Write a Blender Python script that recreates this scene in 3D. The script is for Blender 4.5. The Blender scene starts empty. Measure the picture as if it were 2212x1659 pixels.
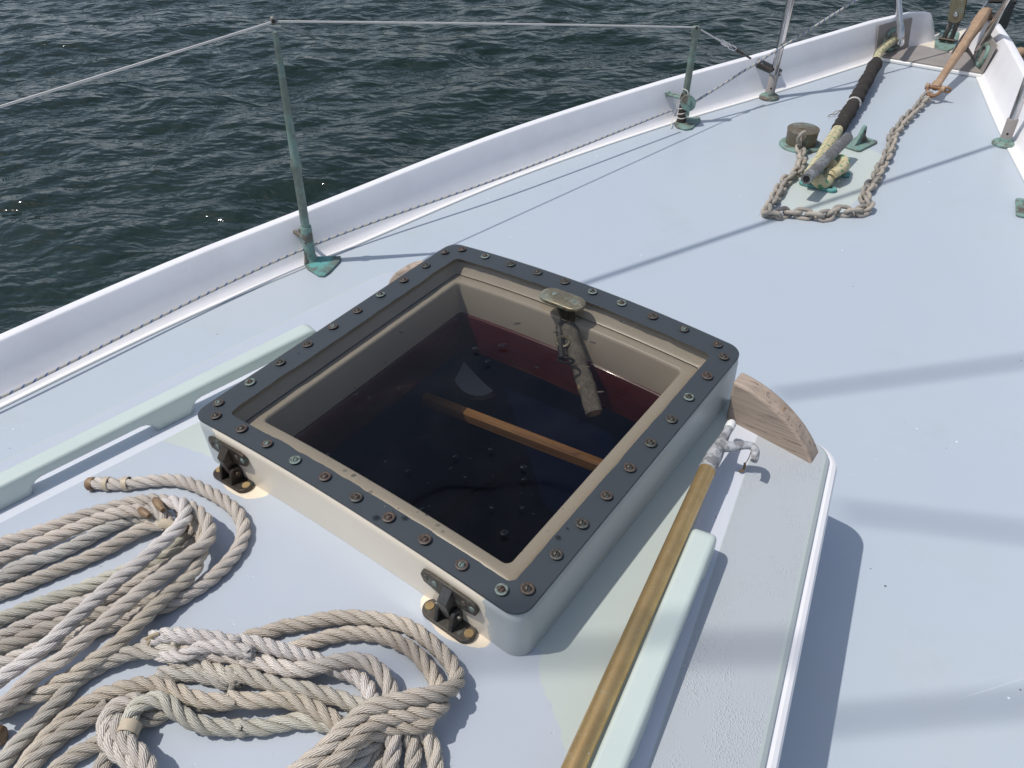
import bpy, math, random
import numpy as np
from mathutils import Vector, Matrix
random.seed(7)
SC = bpy.context.scene
COL = SC.collection
PI = math.pi
# ------------------------------------------------------------------ camera, sky, sun, exposure
CAM = Vector((0.6032627703, -0.6903597321, 0.7462358140))
RX = Vector((0.8035482126, 0.5945786227, -0.0280451671))
RY = Vector((0.3661743606, -0.5309165738, -0.7642276688))
RZ = Vector((-0.4692830787, 0.6038243562, -0.6443365106))
FPX = 1707.69
camd = bpy.data.cameras.new('camera'); cam = bpy.data.objects.new('camera', camd); COL.objects.link(cam)
camd.sensor_width = 36.0; camd.lens = 36.0*FPX/2212.0; camd.clip_start = 0.02; camd.clip_end = 2000
M = Matrix((( RX.x, -RY.x, -RZ.x, CAM.x), (RX.y, -RY.y, -RZ.y, CAM.y), (RX.z, -RY.z, -RZ.z, CAM.z), (0,0,0,1)))
cam.matrix_world = M
SC.camera = cam
SUNV = Vector((-0.35, -0.325, 1.0)).normalized()          # towards the sun
EL = math.asin(SUNV.z); AZ = math.atan2(SUNV.x, SUNV.y)
W = bpy.data.worlds.new('World'); SC.world = W; W.use_nodes = True
nt = W.node_tree; nt.nodes.clear()
sky = nt.nodes.new('ShaderNodeTexSky'); sky.sky_type = 'NISHITA'; sky.sun_disc = False
sky.sun_elevation = EL; sky.sun_rotation = AZ % (2*PI); sky.air_density = 1.0; sky.dust_density = 1.5; sky.ozone_density = 1.0
bg = nt.nodes.new('ShaderNodeBackground'); bg.inputs[1].default_value = 0.112
wo = nt.nodes.new('ShaderNodeOutputWorld')
tc = nt.nodes.new('ShaderNodeTexCoord'); mp = nt.nodes.new('ShaderNodeMapping'); mp.inputs['Scale'].default_value = (1,1,2.2)
cn = nt.nodes.new('ShaderNodeTexNoise'); cn.inputs['Scale'].default_value = 1.6; cn.inputs['Detail'].default_value = 6; cn.inputs['Roughness'].default_value = .55
mr = nt.nodes.new('ShaderNodeMapRange'); mr.inputs['From Min'].default_value = .47; mr.inputs['From Max'].default_value = .68; mr.inputs['To Min'].default_value = .12; mr.inputs['To Max'].default_value = .8
cm = nt.nodes.new('ShaderNodeMix'); cm.data_type = 'RGBA'; cm.inputs[7].default_value = (5.6, 6.1, 6.9, 1)     # drifting cloud
nt.links.new(tc.outputs['Generated'], mp.inputs[0]); nt.links.new(mp.outputs[0], cn.inputs['Vector']); sx = nt.nodes.new('ShaderNodeSeparateXYZ'); nt.links.new(tc.outputs['Generated'], sx.inputs[0])
ad = nt.nodes.new('ShaderNodeMath'); ad.operation = 'MULTIPLY_ADD'; ad.inputs[1].default_value = -.34; nt.links.new(sx.outputs[2], ad.inputs[0]); nt.links.new(cn.outputs['Fac'], ad.inputs[2])
a2 = nt.nodes.new('ShaderNodeMath'); a2.operation = 'ADD'; a2.inputs[1].default_value = .13; nt.links.new(ad.outputs[0], a2.inputs[0]); nt.links.new(a2.outputs[0], mr.inputs['Value'])
nt.links.new(mr.outputs[0], cm.inputs[0]); nt.links.new(sky.outputs[0], cm.inputs[6]); nt.links.new(cm.outputs[2], bg.inputs[0]); nt.links.new(bg.outputs[0], wo.inputs[0])
sd = bpy.data.lights.new('sun', 'SUN'); sd.energy = 3.1; sd.angle = math.radians(0.53); sd.color = (1.0, 0.955, 0.90)
sun = bpy.data.objects.new('sun', sd); COL.objects.link(sun)
sun.rotation_euler = (-SUNV).to_track_quat('-Z', 'Y').to_euler(); sun.location = SUNV*10
SC.view_settings.view_transform = 'Standard'; SC.view_settings.look = 'None'
SC.view_settings.exposure = 0.0; SC.view_settings.gamma = 1.0
SC.cycles.transparent_max_bounces = 16; SC.cycles.max_bounces = 10

# ------------------------------------------------------------------ levels
ZD = -0.35; ZW = -1.35
def zh(x): return -0.172*x*x                 # top of the hatch pane (cambered athwartships)
def zt(x, y=0): return -0.0885-0.172*x*x     # top of the coachroof
def ray(u, v):
    return (RX*((u-1106.0)/FPX)+RY*((v-829.5)/FPX)+RZ).normalized()
def at(u, v, z):                             # where the sight line of a photo point meets a surface z (a height or a function of x)
    d = ray(u, v); zz = z if not callable(z) else z(0.0)
    for _ in range(8):
        p = CAM+d*((zz-CAM.z)/d.z)
        if not callable(z): break
        zz = z(p.x)
    return p
def at_line(x, y, u, v):                     # point of the sight line nearest to the vertical through (x, y)
    d = ray(u, v); w = Vector((CAM.x-x, CAM.y-y)); dd = Vector((d.x, d.y))
    s = -(w.dot(dd))/dd.dot(dd)
    return CAM+d*s

# ------------------------------------------------------------------ mesh builder
class MB:
    def __init__(s): s.v=[]; s.f=[]; s.uv=[]; s.col=[]; s.mi=[]; s.c=(1,1,1); s.m=0
    def vert(s, p, uv=(0,0)):
        s.v.append((p[0],p[1],p[2])); s.uv.append(uv); s.col.append(s.c); return len(s.v)-1
    def face(s, idx): s.f.append(tuple(idx)); s.mi.append(s.m)
    def build(s, name, mats, parent=None, smooth=True, angle=40, loc=None, bevel=0, bseg=2):
        me = bpy.data.meshes.new(name); me.from_pydata(s.v, [], s.f)
        if not isinstance(mats, (list, tuple)): mats=[mats]
        for m in mats: me.materials.append(m)
        n = len(me.loops); li = np.zeros(n, dtype=np.int32); me.loops.foreach_get('vertex_index', li)
        uvl = me.uv_layers.new(name='UVMap'); uva = np.array(s.uv, dtype=np.float32)[li]; uvl.data.foreach_set('uv', uva.ravel())
        if any(c != (1,1,1) for c in s.col[:1]+s.col[-1:]):
            ca = me.color_attributes.new('tint', 'FLOAT_COLOR', 'POINT')
            ca.data.foreach_set('color', np.c_[np.array(s.col, dtype=np.float32), np.ones(len(s.col), dtype=np.float32)].ravel())
        me.polygons.foreach_set('material_index', s.mi)
        me.polygons.foreach_set('use_smooth', [bool(smooth)]*len(me.polygons))
        if smooth and angle < 180: me.set_sharp_from_angle(angle=math.radians(angle))
        me.validate(); me.update()
        o = bpy.data.objects.new(name, me); COL.objects.link(o)
        if parent: o.parent = parent; o.matrix_parent_inverse = Matrix.Translation(-parent.location) if parent.location.length > 0 else Matrix.Identity(4)
        if bevel:
            b = o.modifiers.new('bevel', 'BEVEL'); b.width = bevel; b.segments = bseg; b.limit_method='ANGLE'; b.angle_limit=math.radians(35)
        return o
    # --- shapes
    def box(s, c, size, mat=None):
        mat = mat or Matrix.Identity(3); ids=[]
        for dx in (-.5,.5):
            for dy in (-.5,.5):
                for dz in (-.5,.5):
                    ids.append(s.vert(Vector(c)+mat@Vector((dx*size[0],dy*size[1],dz*size[2]))))
        for q in ((0,1,3,2),(4,6,7,5),(0,4,5,1),(2,3,7,6),(0,2,6,4),(1,5,7,3)): s.face([ids[i] for i in q])
    def prism(s, poly, origin, ax, ay, az, h):      # polygon in the (ax, ay) frame pushed h along az
        o = Vector(origin); n=len(poly)
        a=[s.vert(o+ax*p[0]+ay*p[1]) for p in poly]; b=[s.vert(o+ax*p[0]+ay*p[1]+az*h) for p in poly]
        s.face(a[::-1]); s.face(b)
        for i in range(n): j=(i+1)%n; s.face((a[i],a[j],b[j],b[i]))
    def grid(s, rows, closed=False, uvs=None):       # rows of equal length
        ids=[[s.vert(p, (uvs[i][j] if uvs else (0,0))) for j,p in enumerate(r)] for i,r in enumerate(rows)]
        for i in range(len(rows)-1):
            n=len(rows[i])
            for j in range(n if closed else n-1):
                k=(j+1)%n; s.face((ids[i][j],ids[i][k],ids[i+1][k],ids[i+1][j]))
        return ids
    def tube(s, pts, r, n=10, caps=True, roll=0, flat=1.0):
        pts=[Vector(p) for p in pts]; N=len(pts)
        rr = r if isinstance(r,(list,tuple)) else [r]*N
        fr = frames(pts); rows=[]; L=0
        for i in range(N):
            if i: L+=(pts[i]-pts[i-1]).length
            t,a,b=fr[i]; row=[]
            for j in range(n):
                q=2*PI*j/n+roll; row.append(s.vert(pts[i]+a*(math.cos(q)*rr[i])+b*(math.sin(q)*rr[i]*flat), (j/n, L)))
            rows.append(row)
        for i in range(N-1):
            for j in range(n):
                k=(j+1)%n; s.face((rows[i][j],rows[i][k],rows[i+1][k],rows[i+1][j]))
        if caps:
            s.face(rows[0][::-1]); s.face(rows[-1])
        return rows
    def lathe(s, prof, c=(0,0,0), ax=Vector((0,0,1)), n=24, cap=True, sx=1.0, sy=1.0, xdir=None):
        ax=Vector(ax).normalized(); x = Vector(xdir) if xdir else ax.orthogonal().normalized(); y=ax.cross(x); c=Vector(c); rows=[]
        for r,z in prof:
            rows.append([s.vert(c+ax*z+x*(math.cos(2*PI*j/n)*r*sx)+y*(math.sin(2*PI*j/n)*r*sy),(j/n,z)) for j in range(n)])
        for i in range(len(rows)-1):
            for j in range(n):
                k=(j+1)%n; s.face((rows[i][j],rows[i][k],rows[i+1][k],rows[i+1][j]))
        if cap: s.face(rows[0][::-1]); s.face(rows[-1])
    def torus(s, pts, r, n=8):                       # closed tube
        pts=[Vector(p) for p in pts]; N=len(pts); rows=[]
        c=sum(pts,Vector())/N; nn=(pts[0]-c).cross(pts[N//4]-c).normalized()
        for i in range(N):
            t=(pts[(i+1)%N]-pts[i-1]).normalized(); b=nn; a=t.cross(b).normalized()
            rows.append([s.vert(pts[i]+a*(math.cos(2*PI*j/n)*r)+b*(math.sin(2*PI*j/n)*r),(i/N,j/n)) for j in range(n)])
        for i in range(N):
            for j in range(n):
                k=(j+1)%n; s.face((rows[i][j],rows[i][k],rows[(i+1)%N][k],rows[(i+1)%N][j]))
def frames(pts):
    N=len(pts); out=[]; a=None
    for i in range(N):
        t=(pts[min(i+1,N-1)]-pts[max(i-1,0)]).normalized()
        if a is None:
            a = (Vector((0,0,1))-t*t.z) if abs(t.z)<.9 else (Vector((1,0,0))-t*t.x)
            a.normalize()
        else:
            a=(a-t*a.dot(t)).normalized()
        out.append((t,a,t.cross(a)))
    return out
def spline(pts, step, ends=True):                    # centripetal-ish catmull rom, resampled
    P=[Vector(p) for p in pts]; P=[P[0]*2-P[1]]+P+[P[-1]*2-P[-2]]; dense=[]
    for i in range(1,len(P)-2):
        for k in range(12):
            t=k/12; a,b,c,d=P[i-1],P[i],P[i+1],P[i+2]
            dense.append(0.5*((2*b)+(c-a)*t+(2*a-5*b+4*c-d)*t*t+(3*b-a-3*c+d)*t**3))
    dense.append(P[-2])
    L=[0]
    for i in range(1,len(dense)): L.append(L[-1]+(dense[i]-dense[i-1]).length)
    n=max(2,int(L[-1]/step)); out=[]; j=0
    for i in range(n+1):
        s=L[-1]*i/n
        while j<len(L)-2 and L[j+1]<s: j+=1
        f=(s-L[j])/max(L[j+1]-L[j],1e-9); out.append(dense[j].lerp(dense[j+1],min(max(f,0),1)))
    return out
def interp(x, xs, ys): return float(np.interp(x, xs, ys))

# ------------------------------------------------------------------ naming
def tag(o, label=None, cat=None, group=None, kind=None):
    if label: o['label']=label
    if cat: o['category']=cat
    if group: o['group']=group
    if kind: o['kind']=kind
    return o
def thing(name, label, cat, loc=(0,0,0), group=None):
    o=bpy.data.objects.new(name,None); COL.objects.link(o); o.location=loc; o.empty_display_size=.05
    return tag(o,label,cat,group)

# ------------------------------------------------------------------ materials
class NT:
    def __init__(s, name):
        s.m=bpy.data.materials.new(name); s.m.use_nodes=True; s.t=s.m.node_tree; s.t.nodes.clear()
        s.out=s.t.nodes.new('ShaderNodeOutputMaterial'); s.co=s.t.nodes.new('ShaderNodeTexCoord')
    def n(s, typ, **kw):
        x=s.t.nodes.new(typ)
        for k,v in kw.items(): setattr(x,k,v)
        return x
    def l(s,a,b): s.t.links.new(a,b)
    def val(s, x, sock):
        if isinstance(x,(int,float)): sock.default_value=x
        elif isinstance(x,(tuple,list)): sock.default_value=(*x,1.0) if len(x)==3 and len(sock.default_value)==4 else x
        else: s.l(x,sock)
    def mth(s, op, a, b=0.0, c=None, clamp=False):
        x=s.n('ShaderNodeMath',operation=op); x.use_clamp=clamp; s.val(a,x.inputs[0]); s.val(b,x.inputs[1])
        if c is not None: s.val(c,x.inputs[2])
        return x.outputs[0]
    def noise(s, scale, detail=3, rough=.55, vec=None, dist=0, out='Fac'):
        x=s.n('ShaderNodeTexNoise'); x.inputs['Scale'].default_value=scale; x.inputs['Detail'].default_value=detail
        x.inputs['Roughness'].default_value=rough; x.inputs['Distortion'].default_value=dist
        s.l(vec if vec is not None else s.co.outputs['Object'], x.inputs['Vector']); return x.outputs[out]
    def vor(s, scale, vec=None, feature='F1', out='Distance', rand=1.0):
        x=s.n('ShaderNodeTexVoronoi',feature=feature); x.inputs['Scale'].default_value=scale; x.inputs['Randomness'].default_value=rand
        s.l(vec if vec is not None else s.co.outputs['Object'], x.inputs['Vector']); return x.outputs[out]
    def ramp(s, f, a, b, smooth=False):              # map a..b to 0..1
        x=s.n('ShaderNodeMapRange'); x.clamp=True
        if smooth: x.interpolation_type='SMOOTHSTEP'
        s.val(f,x.inputs['Value']); x.inputs['From Min'].default_value=a; x.inputs['From Max'].default_value=b; return x.outputs[0]
    def mix(s, f, a, b, mode='MIX'):
        x=s.n('ShaderNodeMix',data_type='RGBA',blend_type=mode); s.val(f,x.inputs[0]); s.val(a,x.inputs[6]); s.val(b,x.inputs[7]); return x.outputs[2]
    def xyz(s, src=None):
        x=s.n('ShaderNodeSeparateXYZ'); s.l(src or s.co.outputs['Object'],x.inputs[0]); return x.outputs
    def scale(s, v, src=None):
        x=s.n('ShaderNodeMapping'); x.inputs['Scale'].default_value=v; s.l(src or s.co.outputs['Object'],x.inputs[0]); return x.outputs[0]
    def rotscale(s, rz, v, src=None):
        x=s.n('ShaderNodeMapping'); x.inputs['Rotation'].default_value=(0,0,rz); s.l(src or s.co.outputs['Object'],x.inputs[0])
        return s.scale(v, x.outputs[0])
    def bump(s, h, strength=.3, dist=.002, nrm=None):
        x=s.n('ShaderNodeBump'); x.inputs['Strength'].default_value=strength; x.inputs['Distance'].default_value=dist
        s.l(h,x.inputs['Height'])
        if nrm is not None: s.l(nrm,x.inputs['Normal'])
        return x.outputs[0]
    def bsdf(s, col, rough=.5, metal=0.0, nrm=None, spec=.5, coat=0, coatr=.1, **kw):
        x=s.n('ShaderNodeBsdfPrincipled'); s.val(col,x.inputs['Base Color']); s.val(rough,x.inputs['Roughness']); s.val(metal,x.inputs['Metallic'])
        s.val(spec,x.inputs['Specular IOR Level']); x.inputs['Coat Weight'].default_value=coat; x.inputs['Coat Roughness'].default_value=coatr
        for k,v in kw.items(): s.val(v,x.inputs[k])
        if nrm is not None: s.l(nrm,x.inputs['Normal'])
        s.l(x.outputs[0], s.out.inputs[0]); return x
def half(t, X, Y, a, b, n, amp=0.0, soft=.0015):
    # mask: 1 on the left of the line a->b (ground coordinates), edge broken by noise n
    dx,dy=b[0]-a[0],b[1]-a[1]; L=math.hypot(dx,dy); nx,ny=-dy/L,dx/L
    d=t.mth('ADD', t.mth('MULTIPLY',X,nx), t.mth('MULTIPLY_ADD',Y,ny,-(nx*a[0]+ny*a[1])))
    if amp: d=t.mth('ADD', d, t.mth('MULTIPLY', t.mth('SUBTRACT',n,.5), amp))
    return t.ramp(d,-soft,soft)

def specks(t, base, scale_l, dens, colr, vec=None):
    v=t.vor(scale_l, vec); pick=t.n('ShaderNodeTexVoronoi'); pick.inputs['Scale'].default_value=scale_l; t.l(t.co.outputs['Object'],pick.inputs[0])
    sp=t.xyz(pick.outputs['Color'])
    size=t.mth('MULTIPLY_ADD', sp[1], .055,.012)
    m=t.mth('MULTIPLY', t.mth('LESS_THAN',v,size), t.mth('LESS_THAN',sp[0],dens))
    return t.mix(m, base, colr), m

def mat_deck():
    t=NT('deck_paint'); n=t.noise(1.3,4,.6); n2=t.noise(6,5,.6); X,Y,Z=t.xyz()
    c=t.mix(t.ramp(n,.3,.7), (0.422,0.482,0.542), (0.444,0.494,0.540))
    c=t.mix(t.mth('MULTIPLY',t.ramp(n2,.55,.8),.25), c, (0.42,0.46,0.48))
    # lighter greenish touch-up round the mooring cleat
    nn=t.noise(9,3)
    dx=t.mth('DIVIDE',t.mth('SUBTRACT',X,0.030),.108); dy=t.mth('DIVIDE',t.mth('SUBTRACT',Y,1.66),.27)
    rr=t.mth('POWER', t.mth('ADD', t.mth('POWER',t.mth('ABSOLUTE',dx),2.6), t.mth('POWER',t.mth('ABSOLUTE',dy),2.6)), .4)
    rr=t.mth('ADD', rr, t.mth('MULTIPLY',t.mth('SUBTRACT',nn,.5),.5))
    c=t.mix(t.mth('SUBTRACT',1.0,t.ramp(rr,.985,1.015)), c, (0.50,0.56,0.53))
    # beige worn zone towards the starboard side
    c=t.mix(t.mth('MULTIPLY',t.ramp(t.noise(1.1,3,.6),.5,.75),.3), c, (0.46,0.475,0.47))
    c,m=specks(t,c,26,.22,(0.8,0.82,0.85)); c,m2=specks(t,c,33,.14,(0.12,0.12,0.12))
    for rz_,sd_ in ((.5,3),(-.9,5)):
        q_=t.noise(1.0,2,.5,vec=t.rotscale(rz_,(3.0,240,1))); k_=t.noise(2.3+sd_*.3,2,.5)
        c=t.mix(t.mth('MULTIPLY',t.mth('MULTIPLY',t.ramp(q_,.70,.76),t.ramp(k_,.60,.68)),.35),c,(0.74,0.77,0.80))
    dirt_=t.mth('MULTIPLY',t.ramp(t.noise(3.1,6,.72),.56,.72),.22); c=t.mix(dirt_,c,(0.36,0.385,0.39))
    h=t.mth('ADD', t.mth('MULTIPLY',t.noise(900,2),.15), t.mth('MULTIPLY',t.noise(14,3),1.0))
    t.bsdf(c, t.mth('ADD',.24,t.mth('MULTIPLY',n2,.14)), nrm=t.bump(h,.12,.003), spec=.5)
    return t.m
def mat_roof():
    t=NT('coachroof_paint'); X,Y,Z=t.xyz(); n=t.noise(14,5,.65); n2=t.noise(5,4,.6); nf=t.noise(60,3,.6)
    base=t.mix(t.ramp(n2,.35,.7),(0.432,0.478,0.535),(0.460,0.496,0.543))
    # pale green undercoat showing round the hatch (starboard side and forward port corner)
    g=half(t,X,Y,(0.405,-0.43),(0.295,-0.255),n,.030)   # left of the line = away
    g=t.mth('SUBTRACT',1.0,g); g=t.mth('MULTIPLY',g,half(t,X,Y,(0.35,-0.32),(0.60,-0.52),n,.03)); g=t.mth('MAXIMUM',g,t.mth('MULTIPLY',t.mth('GREATER_THAN',X,.27),t.mth('GREATER_THAN',Y,-.27)))
    g=t.mth('MULTIPLY',g,half(t,X,Y,(0.36,-0.55),(0.27,-0.30),nf,.010) if False else 1.0)
    g2=t.mth('MULTIPLY',t.mth('MULTIPLY',t.mth('LESS_THAN',X,-.26),t.mth('LESS_THAN',t.mth('MULTIPLY_ADD',Y,-.235,t.mth('MULTIPLY',X,-1.0)),9.0)),half(t,X,Y,(-0.47,-0.325),(-0.27,-0.285),n,.03))
    g2=t.mth('MULTIPLY',g2,t.mth('LESS_THAN',t.mth('SUBTRACT',t.mth('MULTIPLY',Y,.235),X),.33))
    g=t.mth('MAXIMUM',g,g2)
    c=t.mix(g, base, (0.475,0.525,0.49))
    # bright stripe each side of the grab rails
    ax=t.mth('ABSOLUTE',X); rail=t.mth('MULTIPLY_ADD',Y,.20,ax)          # |x| + .17 y : constant along a rail
    st=t.mth('MULTIPLY',t.ramp(rail,.368,.370),t.ramp(rail,.411,.409)); st=t.mth('MULTIPLY',st,t.mth('GREATER_THAN',X,0.0)); railp=t.mth('MULTIPLY_ADD',Y,.235,ax); st2=t.mth('MULTIPLY',t.mth('MULTIPLY',t.ramp(railp,.326,.328),t.ramp(railp,.414,.412)),t.mth('LESS_THAN',X,0.0)); st=t.mth('MAXIMUM',st,st2)
    c=t.mix(st,c,(0.60,0.625,0.68))
    # non-skid grey outboard of the starboard stripe
    ns=t.ramp(t.mth('ADD',rail,t.mth('MULTIPLY',t.mth('SUBTRACT',nf,.5),.004)),.410,.412); ns=t.mth('MULTIPLY',ns,t.mth('GREATER_THAN',X,0.0))
    c=t.mix(ns,c,t.mix(t.ramp(n2,.3,.7),(0.42,0.45,0.465),(0.435,0.46,0.485)))
    # cream primer under both hinges
    for cx,cy in ((-0.200,-.300),(0.200,-.300)):
        dx=t.mth('DIVIDE',t.mth('SUBTRACT',X,cx),.052); dy=t.mth('DIVIDE',t.mth('SUBTRACT',Y,cy),.026)
        rr=t.mth('ADD',t.mth('ADD',t.mth('MULTIPLY',dx,dx),t.mth('MULTIPLY',dy,dy)),t.mth('MULTIPLY',t.mth('SUBTRACT',n,.5),1.0))
        c=t.mix(t.mth('SUBTRACT',1.0,t.ramp(rr,.97,1.03)),c,(0.80,0.70,0.55))
    c,m=specks(t,c,30,.13,(0.78,0.82,0.88)); c,m2=specks(t,c,42,.11,(0.14,0.14,0.15))
    for rz_,sd_ in ((.5,3),(-.9,5)):
        q_=t.noise(1.0,2,.5,vec=t.rotscale(rz_,(3.0,240,1))); k_=t.noise(2.3+sd_*.3,2,.5)
        c=t.mix(t.mth('MULTIPLY',t.mth('MULTIPLY',t.ramp(q_,.70,.76),t.ramp(k_,.60,.68)),.35),c,(0.74,0.77,0.80))
    dirt_=t.mth('MULTIPLY',t.ramp(t.noise(3.1,6,.72),.56,.72),.22); c=t.mix(dirt_,c,(0.36,0.385,0.39))
    grit=t.mth('MULTIPLY',t.ramp(t.vor(360),.45,.10),t.mth('MULTIPLY',ns,t.ramp(t.noise(11,4,.7),.46,.64)))
    pits=t.mth('MULTIPLY',t.mth('SUBTRACT',1.0,t.ramp(t.vor(55),.05,.10)),t.ramp(t.noise(8,2),.45,.6))
    h=t.mth('ADD',t.mth('MULTIPLY',t.noise(16,3),.6),t.mth('SUBTRACT',t.mth('MULTIPLY',grit,1.7),t.mth('MULTIPLY',pits,.5)))
    t.bsdf(c,t.mth('ADD',.28,t.mth('MULTIPLY',ns,.15)),nrm=t.bump(h,.45,.0016),spec=.5)
    return t.m
def mat_white(name='white_paint', col=(0.82,0.81,0.82), dirt=.4, rough=.28, rust=False):
    t=NT(name); n=t.noise(7,5,.65); n2=t.noise(30,4,.7,vec=t.scale((1,1,4)))
    c=t.mix(t.mth('MULTIPLY',t.ramp(n,.45,.75),dirt),col,(0.66,0.64,0.66))
    c=t.mix(t.mth('MULTIPLY',t.ramp(n2,.66,.74),.35),c,(0.42,0.40,0.41))
    if rust: c=t.mix(t.mth('MULTIPLY',t.ramp(t.noise(11,4,.6),.56,.68),.8),c,(0.66,0.52,0.30))
    t.bsdf(c,rough,nrm=t.bump(t.noise(24,3),.1,.002),coat=.1)
    return t.m
def mat_paint(name,col,col2=None,rough=.32,sc=8,amt=.5,bumpd=.0015):
    t=NT(name); n=t.noise(sc,4,.6); c=t.mix(t.mth('MULTIPLY',t.ramp(n,.4,.7),amt),col,col2 or tuple(x*.88 for x in col))
    c,m=specks(t,c,45,.06,(0.25,0.24,0.22))
    t.bsdf(c,rough,nrm=t.bump(t.noise(22,3),.15,bumpd)); return t.m
def mat_bronze(name, base=(0.10,0.085,0.07), pat=(0.10,0.30,0.26), cover=.5, rough=.5, metal=.5, sc=40):
    t=NT(name); n=t.noise(sc,5,.7); n2=t.noise(sc*3,3,.6); n3=t.noise(sc*.35,3,.6)
    f=t.ramp(t.mth('ADD',t.mth('MULTIPLY',n,.5),t.mth('MULTIPLY',n3,.5)),.62-.26*cover,.70-.26*cover)
    c=t.mix(f,base,pat); c=t.mix(t.mth('MULTIPLY',t.ramp(n2,.45,.75),.5),c,tuple(x*1.7 for x in base))
    t.bsdf(c,rough,t.mth('MULTIPLY',t.mth('SUBTRACT',1.0,f),metal),nrm=t.bump(t.mth('ADD',n,n2),.5,.0006)); return t.m
def mat_rust(name='rusty_steel', a=(0.30,0.17,0.09), b=(0.18,0.09,0.045), rough=.75):
    t=NT(name); n=t.noise(45,5,.7); c=t.mix(t.ramp(n,.3,.7),a,b); c=t.mix(t.mth('MULTIPLY',t.ramp(t.noise(16,3),.5,.7),.5),c,tuple(x*1.25 for x in a))
    t.bsdf(c,rough,nrm=t.bump(n,.5,.0008)); return t.m
def mat_steel(name='stainless_steel', rough=.08, col=(0.62,0.60,0.60)):
    t=NT(name); n=t.noise(30,4,.6); t.bsdf(t.mix(t.ramp(n,.4,.7),col,tuple(x*.75 for x in col)),t.mth('ADD',rough,t.mth('MULTIPLY',n,.15)),1.0,nrm=t.bump(n,.15,.0005)); return t.m
def mat_rope():
    t=NT('laid_rope'); uv=t.xyz(t.co.outputs['UV']); at_=t.n('ShaderNodeVertexColor',layer_name='tint')
    # yarns run along the rope against the lay: diagonal stripes over each strand
    ph=t.mth('ADD',t.mth('MULTIPLY',uv[0],13.0),t.mth('MULTIPLY',uv[1],13.0*22))
    ph=t.mth('ADD',ph,t.mth('MULTIPLY',t.noise(120,2),1.1))
    s=t.mth('SINE',t.mth('MULTIPLY',ph,2*PI)); s01=t.mth('MULTIPLY_ADD',s,.5,.5)
    n=t.noise(38,4,.6); n2=t.noise(300,3,.7)
    c=t.mix(t.ramp(n,.3,.7),(0.80,0.75,0.67),(0.66,0.61,0.53)); c=t.mix(1.0,c,at_.outputs[0],'MULTIPLY')
    c=t.mix(t.mth('MULTIPLY',t.mth('SUBTRACT',1.0,s01),.50),c,(0.17,0.14,0.105))
    c=t.mix(t.mth('MULTIPLY',t.ramp(n2,.62,.8),.3),c,(0.72,0.68,0.62))
    t.bsdf(c,.62,nrm=t.bump(t.mth('ADD',s01,t.mth('MULTIPLY',n2,.5)),.75,.0011),spec=.35); return t.m
def mat_wood(name,a,b,scale=(60,2.2,60),rough=.6,rz=0,crack=True,gloss=0):
    t=NT(name); v=t.rotscale(rz,scale); n=t.noise(1.0,5,.65,vec=v,dist=.6); v2=t.rotscale(rz,tuple(x*2.6 for x in scale)); n2=t.noise(1.0,4,.7,vec=v2)
    c=t.mix(t.ramp(n,.32,.68),a,b)
    if crack: c=t.mix(t.mth('MULTIPLY',t.ramp(n2,.55,.66),.7),c,(0.06,0.042,0.032))
    t.bsdf(c,rough,nrm=t.bump(t.mth('ADD',n,t.mth('MULTIPLY',n2,-.4)),.3,.0006),coat=gloss,coatr=.08); return t.m
def mat_plain(name,col,rough=.5,metal=0,spec=.5,sc=50,amt=.3,**kw):
    t=NT(name); n=t.noise(sc,3,.6); t.bsdf(t.mix(t.mth('MULTIPLY',n,amt*1.6),col,tuple(min(1,x*.6) for x in col)),rough,metal,spec=spec,nrm=t.bump(n,.2,.0005),**kw); return t.m
def mat_pane():
    t=NT('smoked_acrylic'); X,Y,Z=t.xyz()
    tr=t.n('ShaderNodeBsdfTransparent'); gl=t.n('ShaderNodeBsdfGlossy'); mx=t.n('ShaderNodeMixShader'); fr=t.n('ShaderNodeFresnel'); fr.inputs[0].default_value=1.49
    n=t.noise(9,4,.6); sc=t.noise(1.0,3,.6,vec=t.rotscale(.6,(500,6,1)))
    tr.inputs[0].default_value=(0.775,0.765,0.748,1)
    gl.inputs[0].default_value=(1,1,1,1); t.l(t.mth('MULTIPLY_ADD',t.ramp(n,.4,.8),.10,.03),gl.inputs['Roughness'])
    b=t.bump(t.noise(3.5,2),.12,.01); t.l(b,gl.inputs['Normal']); t.l(b,fr.inputs['Normal'])
    # faint dried-on scratches and dust
    df=t.n('ShaderNodeBsdfDiffuse'); df.inputs[0].default_value=(0.5,0.5,0.5,1); m2=t.n('ShaderNodeMixShader')
    geo=t.n('ShaderNodeNewGeometry'); t.l(t.mth('MULTIPLY',fr.outputs[0],t.mth('SUBTRACT',1.0,geo.outputs['Backfacing'])),mx.inputs[0]); t.l(tr.outputs[0],mx.inputs[1]); t.l(gl.outputs[0],mx.inputs[2])
    dust=t.mth('ADD',t.mth('MULTIPLY',t.ramp(sc,.72,.78),.10),t.mth('MULTIPLY',t.ramp(n,.45,.8),.006))
    t.l(dust,m2.inputs[0]); t.l(mx.outputs[0],m2.inputs[1]); t.l(df.outputs[0],m2.inputs[2]); t.l(m2.outputs[0],t.out.inputs[0]); return t.m
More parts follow.
